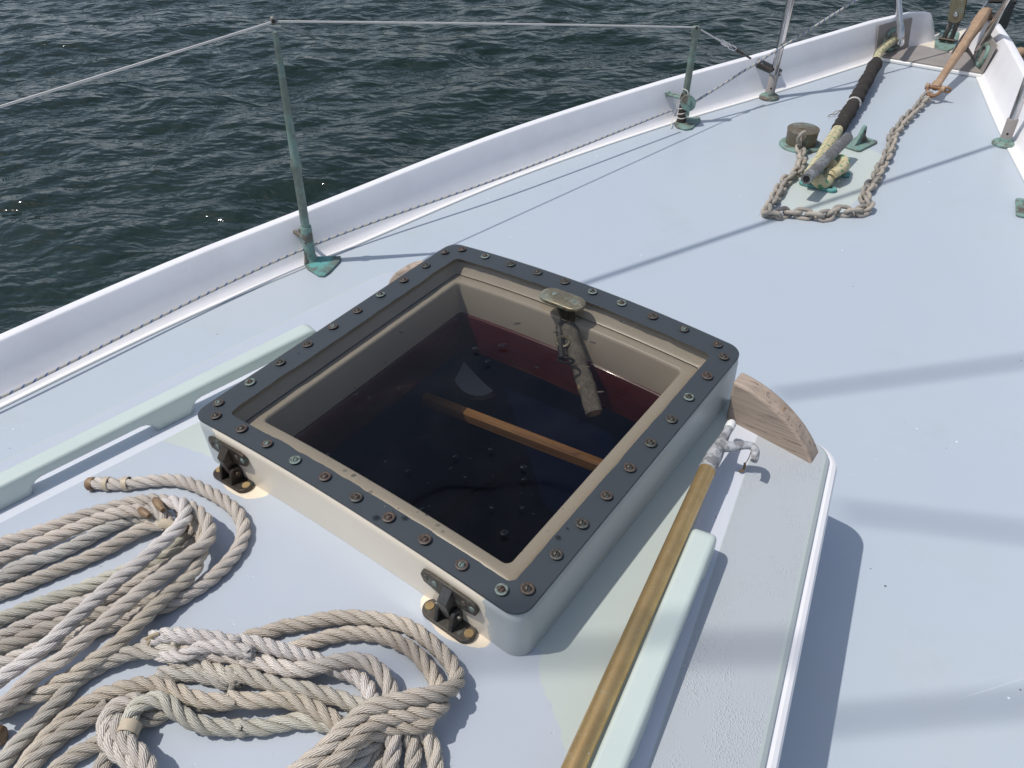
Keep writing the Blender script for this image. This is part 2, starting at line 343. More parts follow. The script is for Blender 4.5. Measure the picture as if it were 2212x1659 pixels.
def mat_drop():
    t=NT('water_drop'); tr=t.n('ShaderNodeBsdfTransparent'); gl=t.n('ShaderNodeBsdfGlossy'); gl.inputs['Roughness'].default_value=.03
    lw=t.n('ShaderNodeLayerWeight'); lw.inputs[0].default_value=.35; mx=t.n('ShaderNodeMixShader'); tr.inputs[0].default_value=(.5,.5,.5,1)
    t.l(t.mth('MULTIPLY_ADD',lw.outputs[0],.35,.03),mx.inputs[0]); t.l(tr.outputs[0],mx.inputs[1]); t.l(gl.outputs[0],mx.inputs[2]); t.l(mx.outputs[0],t.out.inputs[0]); return t.m
def mat_water():
    t=NT('sea_water'); v=t.rotscale(math.radians(-38),(1,2.1,1)); v2=t.rotscale(math.radians(-20),(1,1.9,1))
    a=t.noise(3.2,2,.5,vec=v,dist=.3); b=t.noise(7.5,2,.5,vec=v2,dist=.4); c=t.noise(22,2,.5,vec=v)
    h=t.mth('ADD',t.mth('MULTIPLY',a,1.0),t.mth('ADD',t.mth('MULTIPLY',b,.36),t.mth('MULTIPLY',c,.03)))
    big=t.noise(.35,3,.6)
    col=t.mix(t.ramp(big,.35,.7),(0.008,0.018,0.014),(0.012,0.024,0.020))
    t.bsdf(col,.045,nrm=t.bump(h,1.0,.048),spec=.5,IOR=1.333); return t.m
def mat_braid(name,a,b,ka=60,kb=2,thr=.75,rough=.8,gate=False):
    # braided line: cream with coloured flecks going round
    t=NT(name); uv=t.xyz(t.co.outputs['UV'])
    s=t.mth('FRACT',t.mth('ADD',t.mth('MULTIPLY',uv[1],ka),t.mth('MULTIPLY',uv[0],kb)))
    m=t.mth('GREATER_THAN',s,thr)
    if gate: m=t.mth('MULTIPLY',m,t.mth('GREATER_THAN',t.mth('FRACT',t.mth('ADD',t.mth('MULTIPLY',uv[0],4.0),t.mth('MULTIPLY',uv[1],-41.0))),.55))
    w=t.mth('SINE',t.mth('ADD',t.mth('MULTIPLY',uv[1],ka*2*PI*5),t.mth('MULTIPLY',uv[0],2*PI*6)))
    w2=t.mth('SINE',t.mth('SUBTRACT',t.mth('MULTIPLY',uv[1],ka*2*PI*5),t.mth('MULTIPLY',uv[0],2*PI*6)))
    h=t.mth('MAXIMUM',w,w2); n=t.noise(60,3,.6)
    c=t.mix(m,a,b); c=t.mix(t.mth('MULTIPLY',n,.5),c,tuple(x*.6 for x in a),'MIX')
    t.bsdf(c,rough,nrm=t.bump(h,.6,.0008)); return t.m

Mt={}
Mt['deck']=mat_deck(); Mt['roof']=mat_roof(); Mt['white']=mat_white(); Mt['white_bow']=mat_white('white_paint_rust_stained',rust=True)
Mt['cream']=mat_paint('cream_paint',(0.74,0.66,0.54),(0.70,0.63,0.53)); Mt['cream_in']=mat_paint('cream_paint_inside',(0.70,0.64,0.54),(0.63,0.585,0.49),sc=12)
def mat_frame():
    t=NT('frame_paint'); X,Y,Z=t.xyz(); n=t.noise(70,4,.7); n2=t.noise(9,3)
    d=t.mth('ADD',t.mth('ABSOLUTE',X),t.mth('MULTIPLY',t.mth('SUBTRACT',n,.5),.035)); m=t.mth('MULTIPLY',t.mth('LESS_THAN',Y,-.2925),t.mth('LESS_THAN',d,.247))
    c=t.mix(m,t.mix(n2,(0.44,0.475,0.465),(0.41,0.445,0.445)),t.mix(n2,(0.76,0.68,0.56),(0.70,0.64,0.53)))
    t.bsdf(c,.30,nrm=t.bump(t.noise(20,3),.15,.0015)); return t.m
Mt['frame']=mat_frame(); Mt['green']=mat_paint('pale_green_paint',(0.53,0.60,0.56),(0.48,0.545,0.51)); Mt['grey_green']=mat_paint('grey_green_paint',(0.46,0.51,0.49),(0.42,0.47,0.47))
Mt['band']=mat_paint('slate_sealant',(0.085,0.105,0.128),(0.073,0.092,0.114),rough=.5,sc=5)
Mt['pane']=mat_pane(); Mt['drop']=mat_drop(); Mt['water']=mat_water()
Mt['verd']=mat_bronze('verdigris_bronze',(0.12,0.105,0.085),(0.17,0.285,0.25),.80,.65,.25,34)
Mt['verd_pole']=mat_bronze('verdigris_pole',(0.14,0.17,0.145),(0.15,0.235,0.205),.52,.5,.3,26)
Mt['teal']=mat_bronze('bright_verdigris',(0.12,0.16,0.14),(0.10,0.33,0.31),.70,.65,.2,34)
Mt['dark_bronze']=mat_bronze('dark_bronze',(0.060,0.048,0.038),(0.05,0.11,0.10),.12,.45,.6,60)
Mt['black_bronze']=mat_bronze('blackened_bronze',(0.085,0.083,0.080),(0.15,0.145,0.13),.45,.45,.7,50)
Mt['olive']=mat_bronze('olive_brown_bronze',(0.17,0.14,0.10),(0.16,0.20,0.165),.35,.5,.5,40)
Mt['grey_bronze']=mat_bronze('grey_weathered_bronze',(0.15,0.145,0.14),(0.22,0.235,0.235),.5,.55,.4,60)
Mt['brass']=mat_bronze('tarnished_brass',(0.24,0.205,0.135),(0.14,0.16,0.13),.45,.42,.8,90)
Mt['screw_a']=mat_bronze('screw_bronze',(0.070,0.062,0.052),(0.09,0.11,0.10),.35,.5,.5,160)
Mt['screw_b']=mat_bronze('screw_brown',(0.085,0.060,0.047),(0.09,0.08,0.07),.4,.55,.4,160)
Mt['screw_c']=mat_bronze('screw_green',(0.11,0.11,0.09),(0.16,0.22,0.20),.7,.55,.4,160)
Mt['ochre']=mat_rust('ochre_screw',(0.34,0.24,0.10),(0.20,0.13,0.06)); Mt['rust']=mat_rust(); Mt['rust_pale']=mat_rust('pale_rust',(0.40,0.275,0.18),(0.27,0.175,0.105))
Mt['steel']=mat_steel(); Mt['plate']=mat_plain('dull_steel_plate',(0.38,0.345,0.32),.5,.15,sc=14,amt=.5)
Mt['chain']=mat_rust('galvanised_chain',(0.47,0.405,0.32),(0.17,0.17,0.165),.65)
Mt['rope']=mat_rope(); Mt['char']=mat_rust('burnt_rope_end',(0.30,0.20,0.11),(0.10,0.055,0.025),.5)
Mt['tape']=mat_plain('whipping_tape',(0.55,0.46,0.33),.45,sc=60)
Mt['teak']=mat_wood('weathered_teak',(0.46,0.365,0.29),(0.31,0.24,0.185),(3.5,60,75))
Mt['mahog']=mat_wood('varnished_mahogany',(0.105,0.017,0.019),(0.06,0.010,0.014),(6,6,90),.3,crack=False,gloss=.6)
Mt['pine']=mat_wood('varnished_beam',(0.42,0.23,0.095),(0.22,0.11,0.045),(5,60,60),.35,rz=-.13,crack=False,gloss=.5)
Mt['bark']=mat_wood('grey_bark',(0.27,0.245,0.205),(0.15,0.135,0.115),(120,120,30),.9)
Mt['cutwood']=mat_plain('fresh_cut_wood',(0.42,0.29,0.17),.8,sc=90)
Mt['cabin']=mat_plain('navy_reflection_lining',(0.002,0.012,0.085),.6,sc=5)  # navy sky reflection on the pane and the dark below, put into the lining colour
Mt['black']=mat_plain('black_metal',(0.02,0.018,0.016),.5,.2)
def mat_gold():
    t=NT('gold_anodised_pole'); n=t.noise(20,5,.65); n2=t.noise(260,3,.7); c=t.mix(t.ramp(n,.35,.7),(0.62,0.42,0.185),(0.44,0.29,0.125))
    c=t.mix(t.mth('MULTIPLY',t.ramp(n2,.60,.66),.6),c,(0.60,0.50,0.33)); c,m=specks(t,c,60,.5,(0.75,0.72,0.66))
    t.bsdf(c,t.mth('MULTIPLY_ADD',n,.25,.22),.75,nrm=t.bump(n2,.12,.0006)); return t.m
Mt['gold']=mat_gold()
Mt['alu']=mat_bronze('oxidised_aluminium',(0.20,0.20,0.205),(0.42,0.43,0.44),.62,.7,.2,150)
Mt['plastic']=mat_plain('white_plastic',(0.80,0.80,0.78),.35,amt=.05)
Mt['wire']=mat_plain('white_vinyl_wire',(0.62,0.60,0.56),.45,amt=.15); Mt['line']=mat_braid('blue_flecked_line',(0.55,0.53,0.47),(0.05,0.13,0.33),40,1,.74)
Mt['mooring']=mat_braid('green_flecked_line',(0.62,0.54,0.33),(0.03,0.27,0.13),26,1,.72,gate=True)
Mt['chafe']=mat_plain('black_chafe_fabric',(0.035,0.030,0.026),.95,sc=60,amt=.5); Mt['blue_cord']=mat_plain('blue_cord',(0.03,0.22,0.50),.6,amt=.1)
Mt['twine']=mat_plain('tan_twine',(0.42,0.34,0.22),.9); Mt['fibre']=mat_plain('rope_fuzz',(0.55,0.50,0.42),.8,amt=.1)
Mt['lens']=mat_plain('pale_round_lens',(0.50,0.58,0.64),.3,sc=20,amt=.4)

# ------------------------------------------------------------------ water: one sheet to the horizon, real ripples near the boat
def build_water():
    def axis(lo, hi, step, far):
        a=list(np.arange(lo,hi+1e-6,step)); s=step; x=a[-1]
        while x<far: s*=1.22; x+=s; a.append(x)
        s=step; x=a[0]; pre=[]
        while x>-far: s*=1.22; x-=s; pre.append(x)
        return np.array(pre[::-1]+a)
    xs=axis(-10,1.5,.036,420); ys=axis(-2.5,9.5,.036,420)
    X,Y=np.meshgrid(xs,ys,indexing='ij'); rng=np.random.RandomState(3); Z=np.zeros_like(X)
    main=math.atan2(0.604,-0.469)+.15
    for i in range(64):
        lam=.15*(1.9/.15)**(rng.rand()**1.35); th=main+rng.randn()*.55; k=2*PI/lam
        ph=k*(X*math.cos(th)+Y*math.sin(th))+rng.rand()*6.28
        ph=ph+.5*np.sin(k*.31*(X*math.cos(th+1.3)+Y*math.sin(th+1.3))+rng.rand()*6)
        amp=lam*.0034*(1.0+.5*rng.rand()); w=np.sin(ph); Z+=amp*(w+.25*np.cos(2*ph))
    d=np.maximum(np.maximum(-10-X,X-1.5),np.maximum(-2.5-Y,Y-9.5)); Z*=np.clip(1-d/6,0,1)
    Z=Z+ZW; n,m=X.shape
    V=np.stack([X.ravel(),Y.ravel(),Z.ravel()],1); I=np.arange(n*m).reshape(n,m)
    F=np.stack([I[:-1,:-1].ravel(),I[1:,:-1].ravel(),I[1:,1:].ravel(),I[:-1,1:].ravel()],1)
    me=bpy.data.meshes.new('water'); me.vertices.add(len(V)); me.vertices.foreach_set('co',V.ravel().astype(np.float32))
    me.loops.add(F.size); me.loops.foreach_set('vertex_index',F.ravel().astype(np.int32))
    me.polygons.add(len(F)); me.polygons.foreach_set('loop_start',(np.arange(len(F))*4).astype(np.int32))
    me.polygons.foreach_set('use_smooth',np.ones(len(F),dtype=bool)); me.update(calc_edges=True); me.validate()
    me.materials.append(Mt['water']); o=bpy.data.objects.new('water',me); COL.objects.link(o); tag(o,kind='structure')
build_water()

# ------------------------------------------------------------------ deck and bulwarks
FY=[-3.2,-2.2,-1.2,-.343,.1,.49,1.127,1.744,2.27,2.797]
FX=[1.178,1.173,1.138,1.066,1.013,.933,.802,.606,.399,.205]
foot_pts=spline([(FX[i],FY[i],0) for i in range(len(FY))],.06)
def deck():
    mb=MB(); ys=[p.y for p in foot_pts]; xs=[p.x for p in foot_pts]; yy=sorted([y for y in ys if abs(abs(y)-.26)>.02]+[-.26,.26])
    def row(y):
        x=float(np.interp(y,ys,xs)); return [(v,y,ZD) for v in list(np.linspace(-x,-.26,4))+list(np.linspace(.26,x,4))]
    ids=[[mb.vert(p) for p in row(y)] for y in yy]
    for i in range(len(yy)-1):
        for j in range(7):
            if j==3 and yy[i]>-.261 and yy[i+1]<.261: continue      # opening under the hatch
            mb.face((ids[i][j],ids[i][j+1],ids[i+1][j+1],ids[i+1][j]))
    o=mb.build('deck',Mt['deck']); tag(o,kind='structure')
deck()
def hb(y): return interp(y,[-3,0,1.5,2.8],[.108,.111,.124,.136])
def lean(y): return interp(y,[-3,.5,2.8],[.41,.37,.25])
def bulwark(sign):
    P=[Vector((sign*p.x,p.y,0)) for p in foot_pts]
    if sign<0: bow=[(-.113,2.99),(-.072,3.085)]
    else: bow=[(.121,3.00),(.085,3.085)]
    n0=len(P)
    P+= [P[-1].lerp(Vector((bow[0][0],bow[0][1],0)),t) for t in (.5,1)]+[Vector((bow[1][0],bow[1][1],0))]
    rows=[]; strip=[]
    for i,p in enumerate(P):
        t=(P[min(i+1,len(P)-1)]-P[max(i-1,0)]).normalized(); nrm=Vector((t.y,-t.x,0))*sign
        if nrm.x*sign<0: nrm=-nrm
        h=hb(p.y); last=(i==len(P)-1); hs=1.0
        if i>=n0+2: hs=.90
        H=h*hs
        k=lean(p.y); q_=k*H
        sec=[(-.010,.0045),(-.003,.008),(.018*k,.018),(q_*.5,H*.5),(q_-.004*k,H-.004),(q_+.0004,H-.0012),(q_+.0025,H),(q_+.023,H),(q_+.026,H-.0015),(q_+.028,H-.006),(.040,.0),(.03,-.35),(-.06,-1.1)]
        rows.append([Vector((p.x,p.y,ZD+z))+nrm*o for o,z in sec])
        if i<n0: strip.append([Vector((p.x,p.y,ZD+z))+nrm*o for o,z in ((-.023,.0012),(-.0215,.0040),(-.008,.0045))])
    # rounded-off forward end (the last rows drop in height)
    p=P[-1]; t=(P[-1]-P[-2]).normalized(); nrm=Vector((t.y,-t.x,0))*sign
    if nrm.x*sign<0: nrm=-nrm
    for a in (.35,.7,.9,1.0):
        H=hb(p.y)*.90*math.sqrt(max(0.0,1-a*a))+.001; q=p+t*(.045*a)
        k=lean(p.y); q_=k*H
        sec=[(-.010,min(.0045,H)),(-.003,min(.008,H)),(0,min(.018,H)),(q_*.5,H*.5),(q_*.9,H*.9),(q_+.002,H*.97),(q_+.006,H),(q_+.020,H),(q_+.025,H*.97),(q_+.028,H*.9),(.040,0),(.03,-.35),(-.06,-1.1)]
        rows.append([Vector((q.x,q.y,ZD+z))+nrm*o for o,z in sec])
    b=thing('bulwark','long white bulwark along the port edge of the deck, above open water' if sign<0 else 'short stretch of white bulwark at the far right, starboard of the anchor','bulwark',group=None)
    mb=MB(); mb.grid(rows); mb.build('bulwark_wall',Mt['white'],b,angle=50)
    mb=MB(); mb.grid(strip); mb.build('waterway_strip',Mt['plastic'],b)
    return P
PP=bulwark(-1); PS=bulwark(1)
# stem platform between the bulwark ends, and the dull metal apron in front of it
def stem():
    r=thing('stemhead','cream stem platform with a dull metal apron plate between the bulwark ends','stemhead')
    mb=MB(); z=ZD+.004
    poly=[(-.085,2.985),(-.105,3.09),(-.070,3.24),(-.02,3.36),(.03,3.38),(.075,3.26),(.105,3.10),(.085,2.985)]
    mb.prism(poly,(0,0,ZD-.9),Vector((1,0,0)),Vector((0,1,0)),Vector((0,0,1)),.912)
    mb.build('platform',Mt['cream'],r,bevel=.006)
    mb=MB(); mb.prism([(-.197,2.803),(-.122,2.962),(-.082,3.02),(.03,2.985),(.092,3.02),(.122,2.962),(.197,2.803)],(0,0,ZD+.0135),Vector((1,0,0)),Vector((0,1,0)),Vector((0,0,1)),.004)
    mb.build('apron_plate',Mt['plate'],r)
    mb=MB(); mb.prism([(-.200,2.790),(-.200,2.803),(.200,2.803),(.200,2.790)],(0,0,ZD+.001),Vector((1,0,0)),Vector((0,1,0)),Vector((0,0,1)),.0122)
    mb.build('bead',Mt['plastic'],r,bevel=.003)
stem()
def wall_plate(A,B,off,lbl,h0,h1,hole_t,sign):
    # plate on the inner bow wall with an oval fairlead
    A=Vector((*A,ZD)); B=Vector((*B,ZD)); t=(B-A).normalized(); n=Vector((t.y,-t.x,0))
    if n.x*sign>0: n=-n      # inwards
    r=thing('fairlead_plate',lbl,'fairlead')
    L=(B-A).length; up=(Vector((0,0,1))-n*.165).normalized()
    mb=MB(); mb.prism([(0,h0),(L,h0),(L,h1),(0,h1)],A+n*.002,t,up,n,.004); mb.build('plate',Mt['plate'],r,bevel=.001)
    c=A+t*(L*hole_t)+up*((h0+h1)*.45)+n*.006
    pts=[]; 
    for i in range(28):
        a=2*PI*i/28; cx,sx=math.cos(a),math.sin(a); pts.append(c+t*(.041*cx*(abs(cx)**-.25 if abs(cx)>.01 else 1))+up*(.036*sx*(abs(sx)**-.25 if abs(sx)>.01 else 1)))
    mb=MB(); mb.torus([p+n*.003 for p in pts],.0090,8); mb.build('fairlead_ring',Mt['verd'],r)
    mb=MB(); ids=[mb.vert(c+(p-c)*.93-n*.0004) for p in pts]; mb.face(ids); ob=mb.build('fairlead_hole',Mt['black'],r)
    return c
FPc=wall_plate((-.203,2.805),(-.122,2.972),0,'dull metal plate with oval green fairlead, the mooring line running through it',.008,.128,.47,-1)
FSc=wall_plate((.200,2.805),(.126,2.985),0,'dull metal plate with empty oval green fairlead beside the anchor shank',.008,.120,.42,1)

# ------------------------------------------------------------------ coachroof with hatch opening
HO=.232
def e0(y): return .462+.215*(.25-y) if y>-.6 else .462+.215*.85+.10*(-.6-y)
YF=.272
def edge(y):
    r=.016; c=YF-r
    if y<=c: return e0(y)
    return e0(y)-r+math.sqrt(max(0,r*r-(y-c)**2))
CR=thing('coachroof','low blue-grey coachroof that carries the square hatch, with a white rounded edge','coachroof')
def coachroof():
    ys=list(np.linspace(-2.4,-HO,26))+list(np.linspace(-HO,HO,12))[1:-1]+[HO]+[YF-.016*(1-math.sin(a)) for a in np.linspace(-.0,PI/2,12)]
    ys=sorted(set(round(y,5) for y in ys))
    mb=MB(); top=[]
    for y in ys:
        e=edge(y); xs=list(np.linspace(-e,-HO,8))+list(np.linspace(-HO,HO,9))[1:-1]+list(np.linspace(HO,e,8)); top.append([(x,y,zt(x)) for x in xs])
    ids=[[mb.vert(p) for p in r] for r in top]
    for i in range(len(ys)-1):
        for j in range(len(top[0])-1):
            if 7<=j<=14 and ys[i]>=-HO-1e-4 and ys[i+1]<=HO+1e-4: continue
            mb.face((ids[i][j],ids[i][j+1],ids[i+1][j+1],ids[i+1][j]))
    mb.build('roof',Mt['roof'],CR,angle=30)
    # edge moulding and side
    loop=[Vector(top[i][0]) for i in range(len(ys))]+[Vector(p) for p in top[-1][1:-1]]+[Vector(top[i][-1]) for i in range(len(ys)-1,-1,-1)]
    prof=[(0,0),(.004,-.0012),(.0085,-.005),(.010,-.010),(.0105,-.0125),(.016,-.013),(.0215,-.016),(.0245,-.023),(.0245,-.034),(.021,-.040),(.016,-.043),(.0155,-.06),(.0155,-1)]
    rows=[]
    for k,(o,dz) in enumerate(prof):
        row=[]
        for i,p in enumerate(loop):
            t=(loop[min(i+1,len(loop)-1)]-loop[max(i-1,0)]); t.z=0; t.normalize(); n=Vector((-t.y,t.x,0))
            q=p+n*o; q.z=p.z+dz
            if dz<=-.9: q.z=ZD+.0
            row.append(q)
        rows.append(row)
    mb=MB()
    for a in range(len(rows)-1):
        mb.m=0 if a<4 else 1
        r=[[mb.vert(p) for p in rows[a]],[mb.vert(p) for p in rows[a+1]]]
        for i in range(len(rows[a])-1): mb.face((r[0][i],r[0][i+1],r[1][i+1],r[1][i]))
    mb.build('edge_moulding',[Mt['grey_green'],Mt['white']],CR,angle=50)
    # cream coaming inside the opening (shelf, inner wall), mahogany band and cabin below
def sqloop(h, rc, z, n=6, cz=zh, camber=True):
    pts=[]; ends=set()
    for cx,cy,a0 in ((1,1,0),(-1,1,90),(-1,-1,180),(1,-1,270)):
        for k in range(n+1):
            a=math.radians(a0+90*k/n); x=cx*(h-rc)+rc*math.cos(a); y=cy*(h-rc)+rc*math.sin(a); pts.append((x,y))
        ends.add(len(pts)-1)
    # subdivide straight sides so they can follow the camber
    out=[]; N=len(pts)
    for i in range(N):
        a=pts[i]; b=pts[(i+1)%N]; out.append(a)
        if i in ends:
            for k in range(1,9): out.append((a[0]+(b[0]-a[0])*k/9,a[1]+(b[1]-a[1])*k/9))
    return [Vector((x,y,z+(cz(x) if camber else 0))) for x,y in out]
def ring(mb, prof, n=6, camber=True, fill=False):
    rows=[sqloop(h,max(rc,.0005),z,n,camber=camber) for h,rc,z in prof]; N=min(len(r) for r in rows)
    ids=[[mb.vert(p) for p in r] for r in rows]
    for a in range(len(ids)-1):
        for j in range(len(ids[a])):
            k=(j+1)%len(ids[a]); mb.face((ids[a][j],ids[a][k],ids[a+1][k],ids[a+1][j]))
    return ids
coachroof()
mb=MB(); ring(mb,[(.2495,.006,-.102),(.2495,.006,-.0370),(.2470,.006,-.0340),(.2310,.010,-.0340),(.2290,.010,-.0350),(.2275,.008,-.040),(.2275,.008,-.101),(.2365,.006,-.101)]); mb.build('coaming',Mt['cream_in'],CR,angle=60)
mb=MB(); ring(mb,[(.2365,.004,-.1013),(.2240,.004,-.1013),(.2220,.004,-.1033),(.2220,.004,-.182),(.233,.004,-.184)]); mb.build('mahogany_trim',Mt['mahog'],CR,angle=50)
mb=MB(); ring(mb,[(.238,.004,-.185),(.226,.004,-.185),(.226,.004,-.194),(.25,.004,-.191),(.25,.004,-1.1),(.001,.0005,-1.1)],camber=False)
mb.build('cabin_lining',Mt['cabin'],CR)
a=at(960,870,-.26); b=at(1325,1010,-.26); d=(b-a).normalized(); side=Vector((-d.y,d.x,0))
mb=MB(); mb.prism([(-.0095,-.018),(.0095,-.018),(.0095,.000),(.006,.004),(-.006,.004),(-.0095,.000)],a-d*.05,side,Vector((0,0,1)),d,(b-a).length+.16); mb.build('cabin_beam',Mt['pine'],CR)
# second ledge deeper down on the port and forward sides
mb=MB(); a2=at(600,965,-.235); b2=at(985,735,-.235); mb.tube([a2,b2],.011,8); mb.build('deckhead_batten',Mt['pine'],CR)
c=at(1033,800,-.27); ax=(Vector((.40,-.60,.62))).normalized()
mb=MB(); mb.lathe([(.062,-.006),(.062,.003),(.055,.006),(.052,.002)],c,ax,32,cap=False); mb.build('lamp_rim',Mt['black_bronze'],CR)
mb=MB(); mb.lathe([(.001,.0),(.03,.001),(.052,.004)],c,ax,32,cap=False); mb.build('lamp_lens',Mt['lens'],CR)

# ------------------------------------------------------------------ hatch
H=thing('deck_hatch','large square hatch of smoked acrylic in a painted frame, ringed with bronze screws','hatch')
def hatch():
    mb=MB(); mb.m=0
    ring(mb,[(.2935,.021,-.0066),(.2962,.023,-.009),(.2975,.024,-.020),(.2975,.024,-.0880),(.288,.02,-.0880)],n=8)
    mb.build('hatch_frame',Mt['frame'],H,angle=50)
    mb=MB(); ring(mb,[(.2655,.012,-.0066),(.2650,.010,-.008),(.2535,.008,-.030),(.2485,.008,-.0334)]); mb.build('inner_frame',Mt['cream_in'],H,angle=60)
    # slate sealant band under the pane, wavy inner edge
    rng=random.Random(4); outer=sqloop(.2964,.023,-.0022,8); inner=sqloop(.2560,.010,-.0022,8)
    rows=[]; 
    def dens(l):
        out=[]
        for i in range(len(l)):
            a=l[i]; b=l[(i+1)%len(l)]; k=6 if (b-a).length>.02 else 1
            for q in range(k): out.append(a.lerp(b,q/k))
        return out
    outer=dens(outer); inner=dens(inner); N=len(inner); inner=inner if len(outer)==N else inner
    w=[0]*N; v=0
    for i in range(N): v=.86*v+rng.gauss(0,.00055); w[i]=v
    for i in range(N):
        f=min(i,N-i)/20; 
        if f<1: w[i]*=f
    inn=[]
    for i,p in enumerate(inner):
        d=Vector((p.x,p.y,0)); 
        sx_=.2480 if p.x<0 else .2610; sy_=.2520 if p.y>0 else .2635; p=Vector((p.x*sx_/.256,p.y*sy_/.256,-.0022+zh(p.x*sx_/.256)))
        if abs(p.x)>abs(p.y): q=p+Vector((math.copysign(w[i],p.x),0,0))
        else: q=p+Vector((0,math.copysign(w[i],p.y),0))
        inn.append(q)
    mb=MB(); 
    if len(outer)==N: mb.grid([[p+Vector((0,0,-.0030)) for p in outer],outer,inn],closed=True)
    else:
        raise Exception('band %d %d'%(len(outer),N))
    mb.build('sealant_band',Mt['band'],H)
    mb=MB(); ring(mb,[(.002,.0008,-.0003),(.08,.001,-.0),(.16,.005,0),(.24,.012,0),(.285,.018,0),(.2935,.022,-.0002),(.2962,.024,-.0012),(.2972,.025,-.0026),(.2972,.025,-.0042),(.2962,.024,-.0052),(.29,.021,-.0054),(.2,.01,-.0054),(.1,.005,-.0054),(.002,.0008,-.0054)],n=8)
    mb.build('pane',Mt['pane'],H,angle=60)
    # screws
    def screw_mesh(name, mat):
        mb=MB()
        for s in (-1,1):
            prof=[(.0046,.0006),(.0044,.0016),(.0036,.0028),(.0022,.0036),(.0006,.0039)]; rows=[]
            for r,z in prof:
                rows.append([Vector((s*max(.00055,r*math.sin(PI*k/10)),r*math.cos(PI*k/10),z)) for k in range(11)])
            mb.grid(rows if s>0 else [r[::-1] for r in rows]); mb.grid([[r[0] for r in rows],[Vector((s*.00055,0,0.0008))]*len(rows),[r[-1] for r in rows]])
        mb.lathe([(.0047,.0003),(.0044,.0012)],(0,0,0),n=18)
        o=mb.build(name,mat,None,angle=60); return o
    def washer_mesh(name,mat):
        mb=MB(); mb.lathe([(.0080,-.0001),(.0080,.0006),(.0074,.0010),(.0052,.0011),(.0044,.0004)],(0,0,0),n=24,cap=False); return mb.build(name,mat,None,angle=50)
    S=.28; e=.2583; t10=[-e+2*e*i/9 for i in range(10)]
    pos=[(u,S) for u in t10]+[(S,-u) for u in t10]+[(-u,-S) for u in t10]+[(-S,u) for u in t10]
    sm=[screw_mesh('screw',Mt[m]) for m in ('screw_a','screw_b','screw_c')]; wm=[washer_mesh('washer',Mt[m]) for m in ('screw_a','screw_b','screw_c')]
    sd_=[o.data for o in sm]; wd=[o.data for o in wm]
    for o in sm+wm: bpy.data.objects.remove(o)
    rr=random.Random(12)
    for x,y in pos:
        k=rr.choice([0,0,0,1,2]); kw=rr.choice([0,0,1,1,2])
        o=bpy.data.objects.new('screw',sd_[k]); COL.objects.link(o); o.parent=H
        x+=rr.uniform(-.0012,.0012); y+=rr.uniform(-.0012,.0012)
        o.location=(x,y,zh(x)+.0007); o.rotation_euler=(rr.uniform(-.05,.05),math.atan(.344*x)+rr.uniform(-.05,.05),rr.uniform(-.5,.5)+.1)
        w=bpy.data.objects.new('washer',wd[kw]); COL.objects.link(w); w.parent=o; w.scale=(rr.uniform(.95,1.05),)*3
    # brass handle plate
    mb=MB(); P=[]
    for i in range(36):
        a=2*PI*i/36; x=.0215*math.copysign(1,math.cos(a))+.0205*math.cos(a); P.append((x,.0200*math.sin(a)))
    c=Vector((.0035,.2265,.0010)); rows=[]
    for k,z in ((.94,0),(1.0,.0015),(1.0,.0058),(.97,.0072),(.93,.0076),(.02,.0076)): rows.append([c+Vector((p[0]*k,p[1]*k,z)) for p in P])
    mb.grid(rows,closed=True); mb.build('handle_plate',Mt['brass'],H,angle=50)
    for dx in (-.018,.021):
        mb=MB(); mb.lathe([(.0042,.0074),(.0040,.0084),(.001,.0087)],c+Vector((dx,0.002,0)),n=14); mb.build('plate_screw',Mt['screw_c'],H)
    # latch under the plate
    lt=MB(); p0=at(1222,690,-.030); p1=at(1208,705,-.045); p2=at(1212,745,-.055); p3=at(1215,775,-.06)
    lt.tube([c+Vector((0,0,-.012)),p0,p1],.0055,8); lt.tube(spline([p1,p2,p3],.006),[.0065]*len(spline([p1,p2,p3],.006)),8)
    lt.build('latch_handle',Mt['black_bronze'],H)
    q=at(1216,738,-.050); mb=MB(); mb.torus([q+Vector((.011*math.cos(2*PI*i/20),.008*math.sin(2*PI*i/20),.004*math.sin(2*PI*i/20))) for i in range(20)],.003,7); mb.build('latch_ring',Mt['brass'],H)
    mb=MB(); q=at(1222,778,-.056); mb.torus([q+Vector((.015*math.cos(2*PI*i/20),.007*math.sin(2*PI*i/20),.003*math.cos(2*PI*i/20))) for i in range(20)],.0022,7); mb.build('latch_keeper',Mt['black'],H)
hatch()
